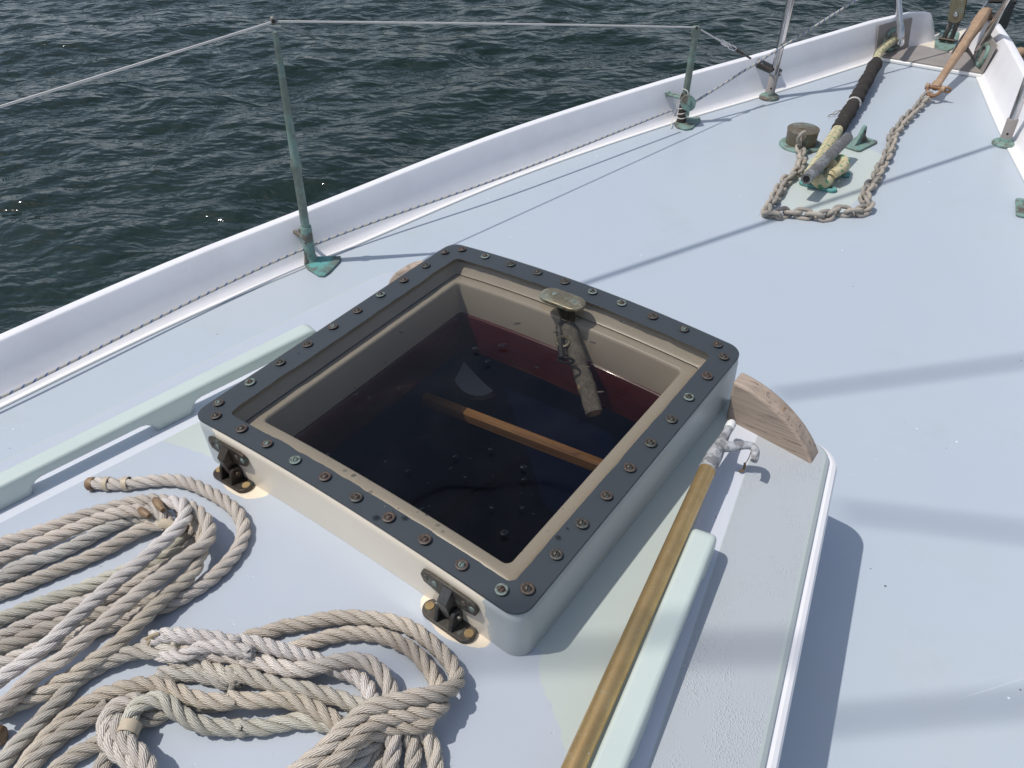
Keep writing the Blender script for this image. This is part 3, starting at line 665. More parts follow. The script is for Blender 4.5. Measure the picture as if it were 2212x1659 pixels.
# hinges
def hinge(cx, mat_leaf, mat_arm, mat_base, lbl, tilt):
    h=bpy.data.objects.new('hinge',None)
    X,Y,Z=Vector((1,0,0)),Vector((0,1,0)),Vector((0,0,1)); zb=zt(cx); g=MB()
    yb=-.305
    def oval(L,w,n=24): return [(math.copysign(L/2-w/2,math.cos(2*PI*(i+.5)/n))+w/2*math.cos(2*PI*(i+.5)/n), w/2*math.sin(2*PI*(i+.5)/n)) for i in range(n)]
    slope=math.atan(-.344*cx); Xs=Vector((math.cos(slope),0,math.sin(slope)))
    base=MB(); base.prism(oval(.078,.028),(cx,yb-.003,zb+.0005),Xs,Y,Z,.006)
    ho=base.build('hinge',mat_base,H,bevel=.0012); 
    if lbl: ho['label']=lbl
    # lugs
    lug=MB()
    for dx in (-.0145,.0085):
        poly=[(-.014,0),(.014,0),(.0085,.020),(.004,.0265),(-.004,.0265),(-.0085,.020)]
        lug.prism(poly,(cx+dx,yb-.002,zb+.006),Y,Z,X,.0055)
    lug.build('hinge_lug',mat_arm,ho,bevel=.0012)
    pin=MB(); pin.tube([(cx-.019,yb-.002,zb+.023),(cx+.019,yb-.002,zb+.023)],.0036,12); pin.build('hinge_pin',mat_arm,ho)
    # arm from pin up and over to the leaf on the frame side
    arm=MB(); yf=-.2985
    poly=[(yb-.006,zb+.014),(yb+.006,zb+.014),(yb+.008,zb+.030),(yf,zb+.040),(yf,zb+.062),(yb+.003,zb+.066),(yb-.012,zb+.050),(yb-.009,zb+.030)]
    arm.prism([(p[0],p[1]) for p in poly],(cx-.0075,0,0),Y,Z,X,.0145); arm.build('hinge_arm',mat_arm,ho,bevel=.0012)
    leaf=MB(); tl=math.radians(tilt)
    pl=[(-.044,.000),(-.040,-.0115),(-.030,-.0135),(-.012,-.017),(.012,-.017),(.030,-.0135),(.040,-.0105),(.044,.000),(.040,.010),(.030,.0125),(-.030,.0125),(-.040,.010)]
    leaf.prism([(p[0],p[1]) for p in pl],(cx,yf-.0050,zb+.055),Xs,Z,Y,.0045); leaf.build('hinge_leaf',mat_leaf,ho,bevel=.0010)
    for dx,m in ((-.036,'screw_a'),(-.021,'screw_c'),(.023,'screw_b'),(.036,'screw_c')):
        s=MB(); s.lathe([(.0046,0),(.0042,.0010),(.002,.0013)],Vector((cx,yf-.0048,zb+.055))+Xs*dx,Vector((0,-1,0)),14); s.build('hinge_screw',Mt[m],ho)
    for dx in (-.031,.031):
        s=MB(); s.lathe([(.0062,0),(.0058,.0012),(.002,.0015)],Vector((cx,yb-.003,zb+.0064))+Xs*dx,Z,16); s.build('hinge_screw',Mt['ochre'],ho)
hinge(-.216,Mt['dark_bronze'],Mt['dark_bronze'],Mt['dark_bronze'],None,0)
hinge(.196,Mt['screw_a'],Mt['black_bronze'],Mt['screw_a'],None,0)
# drops on the pane
def drops():
    mb=MB(); r=random.Random(5)
    L=[(865,718,9,5),(1117,699,13,5),(1086,745,17,6),(1027,752,12,5),(1160,793,9,4),(1053,780,9,5),(1280,740,12,4),(770,852,7,4),(798,858,6,3),(709,981,8,4),(764,1027,9,5),(811,1117,12,7),(873,1118,11,6),(911,1098,9,4),(922,1112,6,4),(1089,1150,14,9),(1062,1096,7,4),(1129,1096,8,4),(1131,1008,12,6),(1131,1035,8,4),(974,1011,6,3),(984,985,8,4),(880,1016,7,3),(926,1043,5,3),(833,997,5,3),(1200,718,8,5),(1341,694,4,2),(1205,1160,9,6),(645,763,4,2),(1225,1141,5,3),(1062,925,6,3),(1060,970,8,4),(985,690,6,3),(640,910,4,2),(1015,990,4,2),(1153,1110,5,2),(1005,1030,6,3)]
    for _ in range(26): L.append((r.uniform(760,1250),r.uniform(760,1120),r.uniform(2,4),r.uniform(1.2,2.4)))
    for u,v,a,b in L:
        c=at(u,v,lambda x:zh(x)+.0004); k=(c-CAM).length/FPX; ra=a*k*.68; rb=b*k*.9; th=r.uniform(-.4,.4)+.6
        ca,sa=math.cos(th),math.sin(th); rows=[]
        for q,z in ((1.0,0),(.93,.10),(.75,.2),(.45,.27),(.05,.3)):
            rows.append([c+Vector((ca*ra*q*math.cos(w)-sa*rb*q*math.sin(w),sa*ra*q*math.cos(w)+ca*rb*q*math.sin(w),z*rb)) for w in [2*PI*i/14 for i in range(14)]])
        mb.grid(rows,closed=True)
    tag(mb.build('water_drops',Mt['drop'],None,angle=180),'scattered water drops lying on the smoked acrylic hatch pane','water drops',kind='stuff')
drops()
# stick hanging inside under the pane
def stick():
    r=thing('stick','grey barked stick propped under the hatch pane below the brass plate','stick')
    a=at(1222,664,-.032); b=at(1284,893,-.120); m1=at(1236,735,-.055); m2=at(1252,790,-.080); m3=at(1268,838,-.100)
    pts=spline([a,m1,m2,m3,b],.006); n=len(pts); rg=random.Random(2)
    rr=[.0145+.0008*math.sin(i*.9)+(.0016 if abs(i/n-.52)<.03 or abs(i/n-.75)<.03 else 0)+rg.uniform(-.0004,.0004) for i in range(n)]
    mb=MB(); mb.tube(pts,rr,14); mb.build('branch',Mt['bark'],r)
    t=(pts[-1]-pts[-2]).normalized(); mb=MB(); mb.lathe([(.0105,0),(.0095,.0012),(.004,.0035)],pts[-1],t,14); mb.build('cut_end',Mt['cutwood'],r)
    for i,o in ((int(n*.80),(.016,.012,.002)),(int(n*.56),(.015,.0,.006)),(int(n*.5),(-.013,-.006,.004))):
        mb=MB(); mb.tube([pts[i],pts[i]+Vector(o)*.8,pts[i]+Vector(o)*1.25],[.003,.002,.0012],6); mb.build('twig_stub',Mt['bark'],r)
    mb=MB(); mb.lathe([(.0075,-.001),(.006,.0015),(.002,.002)],pts[int(n*.74)]+Vector((-.003,-.009,.0075)),Vector((-.1,-.6,.8)),10,sx=1.3); mb.build('bark_scar',Mt['cutwood'],r)
stick()

# ------------------------------------------------------------------ grab rails
def grab_rail(sign):
    r=thing('grab_rail','pale green wooden grab rail with cut-out hand holes beside the port edge of the coachroof' if sign<0 else 'pale green grab rail beside the gold boat hook pole','grab rail',group='grab rails on the coachroof')
    X0,SL=(.375,.235) if sign<0 else (.392,.162); o=Vector((sign*X0,.002 if sign<0 else -.016,0)); L=1.80; d=Vector((sign*SL,-1,0)).normalized(); side=Vector((-d.y,d.x,0))
    top=.050; poly=[]
    def arc(cx,cy,rad,a0,a1,n=5): return [(cx+rad*math.cos(math.radians(a0+(a1-a0)*k/n)),cy+rad*math.sin(math.radians(a0+(a1-a0)*k/n))) for k in range(n+1)]
    poly+=arc(.018,top-.018,.018,180,90)+[(L,top),(L,0)]
    feet=[(1.50,1.56),(1.25,1.31),(1.00,1.06),(.75,.81),(.50,.56),(.245,.305)]
    g=.024
    for a,b in feet:
        poly+=[(b,0)]
        # going back towards s=0: foot then gap
        poly+=[(a,0)]+arc(a-.006,g-.008-.004,.0001,0,1,1)[:0]+[(a-.0015,.006)]+[(a-.006,g-.008)]+[(a-.013,g-.002)]+[(a-.022,g)]
        nb = [f for f in feet if f[1]<a-.01]
        prev = max([f[1] for f in nb]) if nb else .050
        poly+=[(prev+.022,g),(prev+.013,g-.002),(prev+.006,g-.008),(prev+.0015,.006)]
    poly+=[(.050,0),(0,0)]
    # place the profile on the cambered roof
    w=.033; A=[];B=[]; mb=MB()
    def P3(s,z,off):
        q=o+d*s+side*off; base=zt(abs((o+d*s).x)); return Vector((q.x,q.y,base+z-.001))
    # triangulate by strips: cap faces built as one ngon each
    a=[mb.vert(P3(s,z,-w/2)) for s,z in poly]; b=[mb.vert(P3(s,z,w/2)) for s,z in poly]
    mb.face(a[::-1]); mb.face(b); n=len(poly)
    for i in range(n): j=(i+1)%n; mb.face((a[i],a[j],b[j],b[i]))
    ob=mb.build('rail',Mt['green'],r,angle=35,bevel=.0065,bseg=4)
    bm=__import__('bmesh').new(); bm.from_mesh(ob.data); __import__('bmesh').ops.recalc_face_normals(bm,faces=bm.faces); bm.to_mesh(ob.data); bm.free()
grab_rail(-1); grab_rail(1)

# ------------------------------------------------------------------ teak end blocks on the forward edge of the coachroof
def teak(sign,lbl):
    r=thing('teak_block',lbl,'wooden block',group='teak blocks on the forward edge of the coachroof')
    pts=[]; x0,x1=(.310,.452) if sign>0 else (.305,.420); hh=.078 if sign>0 else .062
    pts=[(0,0)]
    for k in range(15):
        a=PI/2*(1-k/14); s_=(1-a/(PI/2))**.8; pts.append(((x1-x0)*s_,hh*max(0,1-s_**2.1)**.74))
    pts.append((x1-x0,0)); 
    base=lambda x: zt(x)-.002
    mb=MB(); A=[];B=[]
    for yy,lst in ((.230,A),(.262,B)):
        for x,z in pts: lst.append(mb.vert((sign*(x0+x),yy,base(x0+x)+z)))
    mb.face(A[::-1]); mb.face(B)
    for i in range(len(pts)): j=(i+1)%len(pts); mb.face((A[i],A[j],B[j],B[i]))
    ob=mb.build('block',Mt['teak'],r,angle=35,bevel=.0045,bseg=3)
    import bmesh; bm=bmesh.new(); bm.from_mesh(ob.data); bmesh.ops.recalc_face_normals(bm,faces=bm.faces); bm.to_mesh(ob.data); bm.free()
    if sign>0:
        for k in (5,8,11):
            x,z=pts[k]; mb=MB(); nn=Vector((.6+.05*k,0,1.2-.06*k)).normalized()
            mb.lathe([(.0058,.0),(.0054,.0007)],Vector((x0+x-.001,.246,base(x0+x)+z-.0002)),nn,14); mb.build('bung',Mt['teak'] if k!=8 else Mt['rust_pale'],r)
teak(1,'weathered teak block with curved top at the right corner of the hatch')
teak(-1,'teak block mostly hidden behind the upper left side of the hatch')

# ------------------------------------------------------------------ boat hook
def boathook():
    r=thing('boat_hook','gold boat hook pole with grey metal hook head lying beside the hatch','boat hook')
    a=at(1529,1012,-.066); b=at(1239,1659,-.080); d=(b-a).normalized(); b2=b+d*1.1
    mb=MB(); mb.tube([a,a+d*.004,b,b2],[.0116,.0120,.0120,.0120],24); mb.build('pole',Mt['gold'],r)
    t=at(1577,921,-.070); m=a.lerp(t,.5)
    mb=MB(); pts=spline([a+d*.004,a.lerp(t,.25),a.lerp(t,.5),a.lerp(t,.75),t],.006); n=len(pts)
    mb.tube(pts,[interp(i/(n-1),[0,.3,.5,.75,1],[.0128,.0118,.0098,.0068,.0062]) for i in range(n)],16)
    h0=at(1556,962,-.066); pts=spline([h0,at(1580,965,-.064),at(1603,962,-.062),at(1622,963,-.062),at(1631,972,-.064),at(1631,988,-.068),at(1628,996,-.07)],.004); n=len(pts)
    mb.tube(pts,[interp(i/(n-1),[0,.25,.6,.8,1],[.0105,.0072,.0058,.0060,.0052]) for i in range(n)],12)
    mb.build('hook_head',Mt['alu'],r)
    mb=MB(); t2=(t-a).normalized(); mb.lathe([(.0070,-.006),(.0074,-.003),(.0074,.006),(.0060,.010),(.002,.0115)],t,t2,16); mb.build('tip_cap',Mt['plastic'],r)
    mb=MB(); mb.tube(spline([at(1624,972,-.066),at(1617,990,-.082),at(1609,1003,-.096)],.004),.0007,5); mb.tube(spline([at(1609,1001,-.098),at(1608,1010,-.107),at(1603,1018,-.109),at(1597,1016,-.108)],.003),[.002]*len(spline([at(1609,1001,-.098),at(1608,1010,-.107),at(1603,1018,-.109),at(1597,1016,-.108)],.003)),6)
    mb.build('frayed_twine',Mt['char'],r)
boathook()
# ------------------------------------------------------------------ laid rope
RR=.0098
def lay_rope(mb, path, r=RR, pitch=None, tint=(1,1,1), phase=0.0, jitter=.0006, lay=1):
    pitch=pitch or r*6.3; pts=spline(path,.0042); fr=frames(pts); N=len(pts); n=8; L=[0]
    for i in range(1,N): L.append(L[-1]+(pts[i]-pts[i-1]).length)
    rg=random.Random(int(L[-1]*1e5)); w=[rg.uniform(0,6) for _ in range(4)]
    for k in range(3):
        ids=[]
        for i in range(N):
            t,a,b=fr[i]; q=lay*2*PI*L[i]/pitch+2*PI*k/3+phase+.25*math.sin(L[i]*31+w[0])
            rs=r*(.475+.015*math.sin(L[i]*47+w[k])); ro=r*.55
            rad=a*math.cos(q)+b*math.sin(q); tang=(-a*math.sin(q)+b*math.cos(q))*lay
            c=pts[i]+rad*ro; sdir=(t*1.0+tang*(2*PI*ro/pitch)).normalized(); u=rad; v=sdir.cross(u)
            g=.93+.10*math.sin(L[i]*23+w[1])+.05*math.sin(L[i]*61+w[2]); mb.c=(tint[0]*g,tint[1]*g,tint[2]*g)
            ids.append([mb.vert(c+u*(math.cos(2*PI*j/n)*rs*.93)+v*(math.sin(2*PI*j/n)*rs*1.12),(j/n,L[i])) for j in range(n+1)])
        for i in range(N-1):
            for j in range(n): mb.face((ids[i][j],ids[i][j+1],ids[i+1][j+1],ids[i+1][j]))
        mb.face(ids[0][:-1][::-1]); mb.face(ids[-1][:-1])
    return pts
def fuzz(mb, pts, r, dens=420):
    rg=random.Random(int(pts[0].x*1e5)+len(pts)); L=len(pts)*.0042
    for _ in range(int(L*dens)):
        p=rg.choice(pts); d=Vector((rg.uniform(-1,1),rg.uniform(-1,1),rg.uniform(-.2,1))).normalized(); s=p+d*r*.95
        e=s+d*rg.uniform(.0014,.0046)+Vector((rg.uniform(-1,1),rg.uniform(-1,1),rg.uniform(-.5,.5)))*.0022; w=d.orthogonal().normalized()*.00018
        a=mb.vert(s-w); b=mb.vert(s+w); c=mb.vert(e); mb.face((a,b,c)); w2=d.cross(w).normalized()*.00018; a=mb.vert(s-w2); b=mb.vert(s+w2); mb.face((a,b,c))
def Z1(x,y): return (x*.24802, 998.5+y*.24802)
def Z2(x,y): return (x*.24802, 1316.7+y*.24802)
def Z3(x,y): return (493.7+x*.24802, 1289.2+y*.24802)
def rp(Z, pts, lv):                                 # traced centre line; lv = layer (0 lies on the roof), number or list
    out=[]; n=len(pts); 
    for i,(x,y) in enumerate(pts):
        l=lv if isinstance(lv,(int,float)) else interp(i/(n-1),[k/(len(lv)-1) for k in range(len(lv))],lv)
        zc=(lambda X,l=l: zt(X)+RR*1.02+l*RR*1.75); u,v=Z(x,y); out.append(at(u,v,zc))
    return out
TAN=(1,1,1); WHT=(1.22,1.22,1.30); GRN=(.95,.98,.93); DRK=(.82,.80,.78); LIL=(1.06,1.03,1.04); GRY=(.92,.95,.98)
def coil_a():
    r=thing('rope_coil','coil of weathered three-strand rope whose cut tail curves past the left hinge','rope')
    mb=MB(); fz=MB()
    def R(pts,lv,tint,ph=0,Z=Z1,rad=RR):
        p=lay_rope(mb,rp(Z,pts,lv),rad,tint=tint,phase=ph); fuzz(fz,p,rad); return p
    R([(800,188),(900,185),(1100,190),(1300,165),(1500,155),(1650,185),(1800,250),(1930,325),(2040,410),(2105,510),(2122,620),(2080,740),(2010,840),(1930,930),(1830,1020),(1720,1095),(1600,1170),(1480,1235),(1300,1300),(1100,1370),(900,1440),(700,1500),(500,1560),(300,1640),(100,1720),(-120,1790)],[0,0,0,0,0,0,-.05],LIL)
    R([(-120,770),(0,705),(150,665),(400,580),(650,490),(900,415),(1150,350),(1330,330),(1480,345),(1610,370),(1720,430),(1800,520),(1822,620),(1790,700),(1690,780),(1560,870),(1430,975),(1300,1065),(1180,1165),(1050,1270),(930,1380),(780,1500),(640,1620),(500,1740),(400,1790),(240,1920),(100,2060),(-60,2200)],[0,0,.2,1.0,1.5,1.6,1.8,2,1.8,1.6,1.2,1.0],(1.02,.98,.97),.5)
    R([(-120,920),(0,850),(150,780),(400,680),(700,560),(900,480),(1100,425),(1300,430),(1430,470)],[.2,.3,.5,1,1.0],(1.08,1.02,1.0),1.1)
    R([(-120,1040),(30,980),(200,890),(450,810),(700,700),(950,565),(1150,490),(1300,500),(1420,520)],[0,0,.1,.2],GRY,2.0)
    R([(-120,1090),(0,1030),(150,950),(330,860),(500,790)],[0,0,0],GRY,.3)
    R([(-120,1180),(0,1145),(150,1090),(400,985),(700,860),(950,740),(1150,625),(1330,545),(1450,540)],[0,0,0,.2,.6],(1.0,.96,.92),.9)
    R([(1380,420),(1440,365),(1520,350),(1600,395),(1615,470),(1560,560),(1470,650),(1350,755),(1250,850),(1120,950),(1000,1050),(880,1150),(750,1270),(640,1370),(520,1490),(400,1600),(300,1680),(150,1780),(0,1890),(-140,1980)],[1.4,1.9,2.2,2.3,2.2,2,1.9,1.7,1.6,1.4,1.2],WHT,.2)
    R([(1560,430),(1660,470),(1745,560),(1768,700),(1745,800),(1700,920),(1620,1020),(1500,1110),(1390,1215),(1290,1320),(1180,1430),(1080,1520),(950,1640),(820,1730),(680,1830),(520,1920),(400,2000),(260,2060),(120,2120),(-60,2200)],[.8,.9,1,.9,.9,.9,.8,.6,.3,.2,0],(1.02,.97,.90),.0)
    R([(1560,520),(1570,640),(1520,740),(1400,840),(1230,915),(1050,965),(850,1045),(650,1125),(450,1195),(250,1265),(50,1350),(-120,1430)],[.6,.6,.3,0,0,0],GRN,1.5)
    R([(1640,560),(1660,680),(1580,790),(1420,920),(1250,1020),(1100,1100),(900,1180),(700,1225),(550,1280),(380,1350),(200,1430),(60,1500),(-100,1570)],[0,.1,0,0,0],(1.0,.97,.97),2.2)
    R([(1450,1160),(1250,1220),(1000,1290),(820,1330),(600,1390),(400,1450),(250,1520),(100,1580),(-80,1660)],-.2,DRK,.8)
    R([(1300,400),(1380,410),(1430,470),(1460,560)],[1.4,1.6,1.5,1.0],LIL,.4)
    mb.build('coiled_rope',Mt['rope'],r,angle=180); fz.build('fuzz',Mt['fibre'],r,smooth=False)
    # cut, heat-sealed tail end and whipping
    a,b=rp(Z1,[(755,190),(830,188)],0); t=(b-a).normalized(); m=MB(); m.lathe([(.003,.000),(.0078,.0012),(.0100,.004),(.0106,.009),(.0098,.013)],a,t,16); m.build('sealed_end',Mt['char'],r)
    for x,y,x2,y2 in ((915,188,955,188),(1080,188,1110,186)):
        a,b=rp(Z1,[(x,y),(x2,y2)],0); m=MB(); m.lathe([(.0098,0),(.0106,.0006),(.0106,.008),(.0098,.0088)],a,(b-a).normalized(),20,sx=1.0,cap=False); m.build('whipping',Mt['tape'],r)
    for x,y,x2,y2,l in ((1215,405,1300,470,1.6),(1345,318,1420,420,2.3)):
        a=rp(Z1,[(x,y),(x2,y2)],l); m=MB(); p=spline(a,.003); n=len(p); m.tube(p,[interp(i/(n-1),[0,.15,.5,1],[.0030,.0052,.0060,.0035]) for i in range(n)],10); m.build('burnt_strand_end',Mt['char'],r)
    a=rp(Z1,[(1462,505),(1445,540),(1420,585)],[2.3,2.4,1.9]); m=MB(); 
    rows=[]; ax=(rp(Z1,[(1400,520)],2.2)[0]-rp(Z1,[(1520,545)],2.2)[0]).normalized()
    rows=[[p+ax*(.011*s_)+Vector((0,0,.003*(1-s_*s_))) for s_ in (-1,-.5,0,.5,1)] for p in spline(a,.004)]
    m.grid(rows); m.build('whipping',Mt['tape'],r)
def coil_b():
    r=thing('rope_coil','coil of three-strand rope with a pale eye splice, lowest of the two coils','rope')
    mb=MB(); fz=MB()
    def R(pts,lv,tint,ph=0,Z=Z3,rad=RR,pitch=None):
        p=lay_rope(mb,rp(Z,pts,lv),rad,tint=tint,phase=ph,pitch=pitch); fuzz(fz,p,rad); return p
    z23=lambda x,y:((x*.24802-493.7)/.24802,(1316.7+y*.24802-1289.2)/.24802)
    def M(a,b): return [z23(*p) for p in a]+b
    # lower-left leg out of the splice
    R([(1560,330),(1450,350),(1340,365),(1180,365),(1050,410),(920,460),(800,530),(700,590),(600,690),(530,780),(430,880),(340,980),(250,1070),(160,1160),(80,1260),(0,1350),(-90,1460)],[1,.6,.3,0,0,0,0,0,0],(.95,.95,.93),.3,Z2)
    # splice: fat interwoven pair
    R(M([(1330,250),(1450,225),(1600,225),(1750,240),(1900,255),(2050,300)],[(60,395),(200,400),(350,435),(500,475),(650,515),(800,570),(950,640),(1080,680),(1180,750),(1235,850),(1250,960),(1240,1060)]),[1.3,1.5,1.5,1.2,1,.8,.3,.1,.4,.5],WHT,1.0,pitch=.046)
    R(M([(1260,300),(1400,330),(1550,370),(1700,380),(1850,390),(2000,400),(2150,450)],[(150,560),(300,575),(450,615),(600,635),(750,620),(900,575),(1050,550),(1180,560),(1290,620),(1370,720),(1410,830),(1400,950),(1380,1050)]),[.6,.6,.7,.7,.7,.8,1,.9,.5,.4],(1.15,1.12,1.12),2.0)
    R(M([(1380,400),(1500,400),(1620,395),(1750,330),(1900,320),(2050,350),(2200,370)],[(120,500),(220,520)]),[.3,1.3,1.5,1.6,1.5,1.0],WHT,2.6,rad=RR*.85)
    # outer loop and the wraps
    R([(20,470),(100,400),(190,350),(330,315),(480,260),(650,235),(850,192),(1050,178),(1250,190),(1450,222),(1600,280),(1720,365),(1840,470),(1930,570),(1985,670),(1985,750),(1910,815),(1800,850),(1650,870),(1500,900),(1330,935),(1180,995),(1080,1085),(970,1180),(870,1290),(760,1390),(620,1500),(480,1620)],[0,0,0,0,0,0,0,0,0,.2,.9,2.0,2.6,2.8,2.8,2.6,2.4,2.2,2],(1.0,.95,.90),.6)
    R([(430,540),(600,440),(720,395),(900,345),(1080,318),(1280,330),(1440,380),(1590,460),(1700,570),(1780,680),(1820,790),(1860,900),(1830,975),(1720,1000),(1560,1020),(1400,1045),(1250,1100),(1150,1190),(1060,1290),(950,1400),(850,1500),(760,1600)],[0,0,0,0,0,0,0,.1,.4,.9,1.6,2,2.2,2.3,2.3,2.2,2,1.8],(1.0,.94,.88),1.3)
    R([(1240,1080),(1450,1040),(1600,1010),(1720,1030),(1745,1080),(1640,1115),(1480,1125),(1330,1150),(1200,1210),(1080,1300),(1010,1400),(930,1520)],[.6,1.0,1.4,1.5,1.5,1.5,1.5,1.4,1.2],(.97,.91,.84),2.1)
    R([(1420,1180),(1300,1240),(1220,1310),(1150,1400),(1070,1480),(980,1580)],[.6,.7,.7,.5],GRY,.2)
    R([(1400,900),(1420,1000),(1440,1120),(1440,1220),(1430,1320),(1420,1420),(1400,1560)],[.4,.9,1.2,.9,.5,.3],LIL,.5)
    R([(1520,1060),(1570,1170),(1600,1270),(1610,1380),(1600,1480),(1590,1580)],[.8,.6,.3,0,0],DRK,1.1)
    R([(1620,1080),(1700,1160),(1750,1260),(1790,1360),(1800,1470),(1800,1580)],[.8,.5,.2,0,0],(1.0,.97,.93),1.9)
    R([(1330,1150),(1330,1260),(1310,1380),(1290,1500),(1280,1600)],[0,0,-.2],DRK,1.9)
    # middle strands
    R(M([(1380,560),(1520,560),(1680,560),(1840,590),(2000,640)],[(0,720),(80,770)]),[0,0,.1,0],GRY,.2)
    R(M([(1480,490),(1650,480),(1820,520),(1950,560),(2100,600)],[(0,650),(150,690),(300,735),(450,775),(650,805),(850,855),(1000,900),(1130,945),(1230,970),(1320,1010)]),[.2,.3,.5,.6,.6,.5,.5,.5],(.97,.97,.93),1.4)
    R(M([(40,1620),(150,1470),(230,1340),(320,1220),(430,1090),(550,970),(680,870),(830,775),(960,720),(1100,680),(1250,650),(1400,660),(1550,720),(1700,775),(1870,800),(2050,800)],[(0,885),(150,905),(300,900),(450,895),(600,920),(750,975),(880,1050),(980,1120),(1060,1180)]),[0,0,0,0,.3,.6,.8,.8,.7,.6,.5,.6,.6],(.98,.92,.83),.9)
    R(M([(1560,720),(1700,790),(1850,830)],[(0,900)]),[0,-.1],DRK,.9)
    # lower grey-green strand and the small loop with its whipping
    R(M([(1120,1120),(1120,1010),(1150,900),(1230,820),(1330,785),(1440,800),(1520,870),(1600,930),(1720,990),(1850,1025),(2000,1030),(2150,1040)],[(50,1130),(200,1140),(380,1125),(550,1085),(700,1080),(860,1110),(980,1160)]),[.9,1.0,1.2,1.2,1,.6,.2,0,0,0,0,0,0],GRN,1.8)
    R(M([(1440,870),(1600,900)],[]),[0,0],DRK)
    R([(1480,880),(1350,940),(1260,960),(1160,990),(1100,1040)],[-.1,0,.1],(.9,.9,.86),.7,Z2)
    R([(1240,790),(1120,800),(1020,840),(950,910),(920,1010),(930,1110),(980,1200),(1060,1270),(1150,1340),(1230,1420),(1300,1540)],[.8,.6,.5,.5,.6,.7,.8,.8,.8],(1.05,1.03,1.02),.1,Z2)
    R([(1020,960),(1040,1060),(1100,1150),(1190,1230),(1260,1310),(1300,1400),(1340,1520)],[.7,.9,1.3,1.4,1.4],(1.02,1,1),1.1,Z2)
    R([(960,830),(860,900),(760,960),(660,1020),(560,1080),(440,1180),(330,1290),(230,1420)],[0,0,-.1],DRK,.4,Z2)
    R([(1000,1110),(880,1160),(760,1210),(670,1260),(570,1330),(470,1420),(380,1520)],[0,0,0],(1.0,.96,.9),1.2,Z2)
    R([(950,1260),(900,1340),(870,1440),(860,1540)],0,DRK,1.2,Z2)
    mb.build('coiled_rope',Mt['rope'],r,angle=180); fz.build('fuzz',Mt['fibre'],r,smooth=False)
    a,b=rp(Z2,[(1105,1090),(1150,985)],[1.0,1.0]); m=MB(); t=(b-a).normalized(); L=(b-a).length
    m.lathe([(.0104,0),(.0112,.0008),(.0114,L*.5),(.0112,L-.0008),(.0104,L)],a,t,22,cap=False); m.build('whipping',Mt['tape'],r)
    a=rp(Z2,[(1275,255),(1330,225),(1385,210)],[1.5,1.9,1.9]); m=MB(); m.tube(spline(a,.003),.0022,7); a=rp(Z2,[(1290,300),(1310,260),(1360,240)],[1.3,1.6,1.6]); m.tube(spline(a,.003),.0022,7); m.build('loose_strand_end',Mt['twine'],r)
coil_a(); coil_b()
def stub():
    r=thing('rope_end','brown heat-sealed rope end poking in at the left edge of the photo','rope end')
    a,b=rp(Z2,[(45,1090),(-70,1110)],0); m=MB(); m.lathe([(.003,0),(.009,.0015),(.0115,.006),(.011,.016)],a,(b-a).normalized(),14); m.build('sealed_end',Mt['char'],r)
    m=MB(); lay_rope(m,rp(Z2,[(0,1100),(-70,1115),(-150,1150)],0),tint=GRY); m.build('rope',Mt['rope'],r,angle=180)
stub()

# ------------------------------------------------------------------ stanchions, lifeline, flecked line
B1=at(672,566,ZD); T1=at_line(-.908,.452,590,40)
def stanchion1():
    r=thing('stanchion','tall verdigris stanchion nearest the camera, holding up the white lifeline','stanchion',group=None)
    B=Vector((B1.x,B1.y,ZD)); T=T1; d=(T-B).normalized()
    # base plate
    P=[at(u,v,ZD) for u,v in ((657,573),(666,557),(700,558),(737,557),(735,568),(712,592),(700,600),(688,599),(664,584))]
    mb=MB(); mb.prism([(p.x,p.y) for p in P],(0,0,ZD+.001),Vector((1,0,0)),Vector((0,1,0)),Vector((0,0,1)),.006); mb.build('base_plate',Mt['teal'],r,bevel=.002)
    for u,v in ((722,560),(700,590)):
        mb=MB(); mb.lathe([(.006,.0068),(.0055,.0085),(.002,.009)],at(u,v,ZD),n=12); mb.build('bolt',Mt['teal'],r)
    mb=MB(); mb.lathe([(.021,.004),(.0165,.010),(.0150,.020),(.0146,.106),(.0138,.108)],B,d,24); mb.build('socket',Mt['verd'],r,angle=50)
    mb=MB(); L=(T-B).length; pr=[(.0112,.10),(.0110,L*.40),(.0112,L*.42),(.0138,L*.432),(.0142,L*.446),(.0132,L*.462),(.0106,L*.474),(.0098,L*.6),(.0080,L*.8),(.0064,L*.93),(.0060,L*.955)]
    mb.lathe(pr,B,d,20); mb.build('pole',Mt['verd_pole'],r,angle=70)
    mb=MB(); cam_d=(CAM-T).normalized(); w=(PP and Vector((.1,1,0)).normalized()); mb.lathe([(.001,-.010),(.005,-.0085),(.0078,-.0045),(.0086,0),(.0078,.0045),(.005,.0085),(.001,.010)],T-d*.004,d,16); mb.build('top_eye',Mt['grey_bronze'],r,angle=180)
    mb=MB(); mb.lathe([(.0044,0),(.0044,.0012)],T-d*.006+cam_d*.0080,cam_d,12); mb.build('eye_hole',Mt['black'],r)
    mb=MB(); q=B+d*(L*.447); cd=(CAM-q); cd-=d*cd.dot(d); cd.normalize(); mb.lathe([(.0042,0),(.0042,.001)],q+cd*.0138-Vector((.3,-.2,0))*.006,cd,12); mb.build('wire_hole',Mt['black'],r)
    # bracket back to the bulwark
    s=B+d*.078; e=s+Vector((-.075,.004,.004)); mb=MB()
    for off in (-.010,.010): mb.tube([s+Vector((0,off,0)),e+Vector((0,off*.6,0))],[.0055,.0048],8)
    mb.tube([e+Vector((.002,-.012,0)),e+Vector((.002,.012,0))],.0085,12); mb.build('bracket',Mt['verd'],r)
    mb=MB(); mb.lathe([(.004,0),(.0035,.003)],s+Vector((.004,-.015,-.006)),Vector((.1,-1,.1)),10); mb.build('bracket_bolt',Mt['steel'],r)
stanchion1()
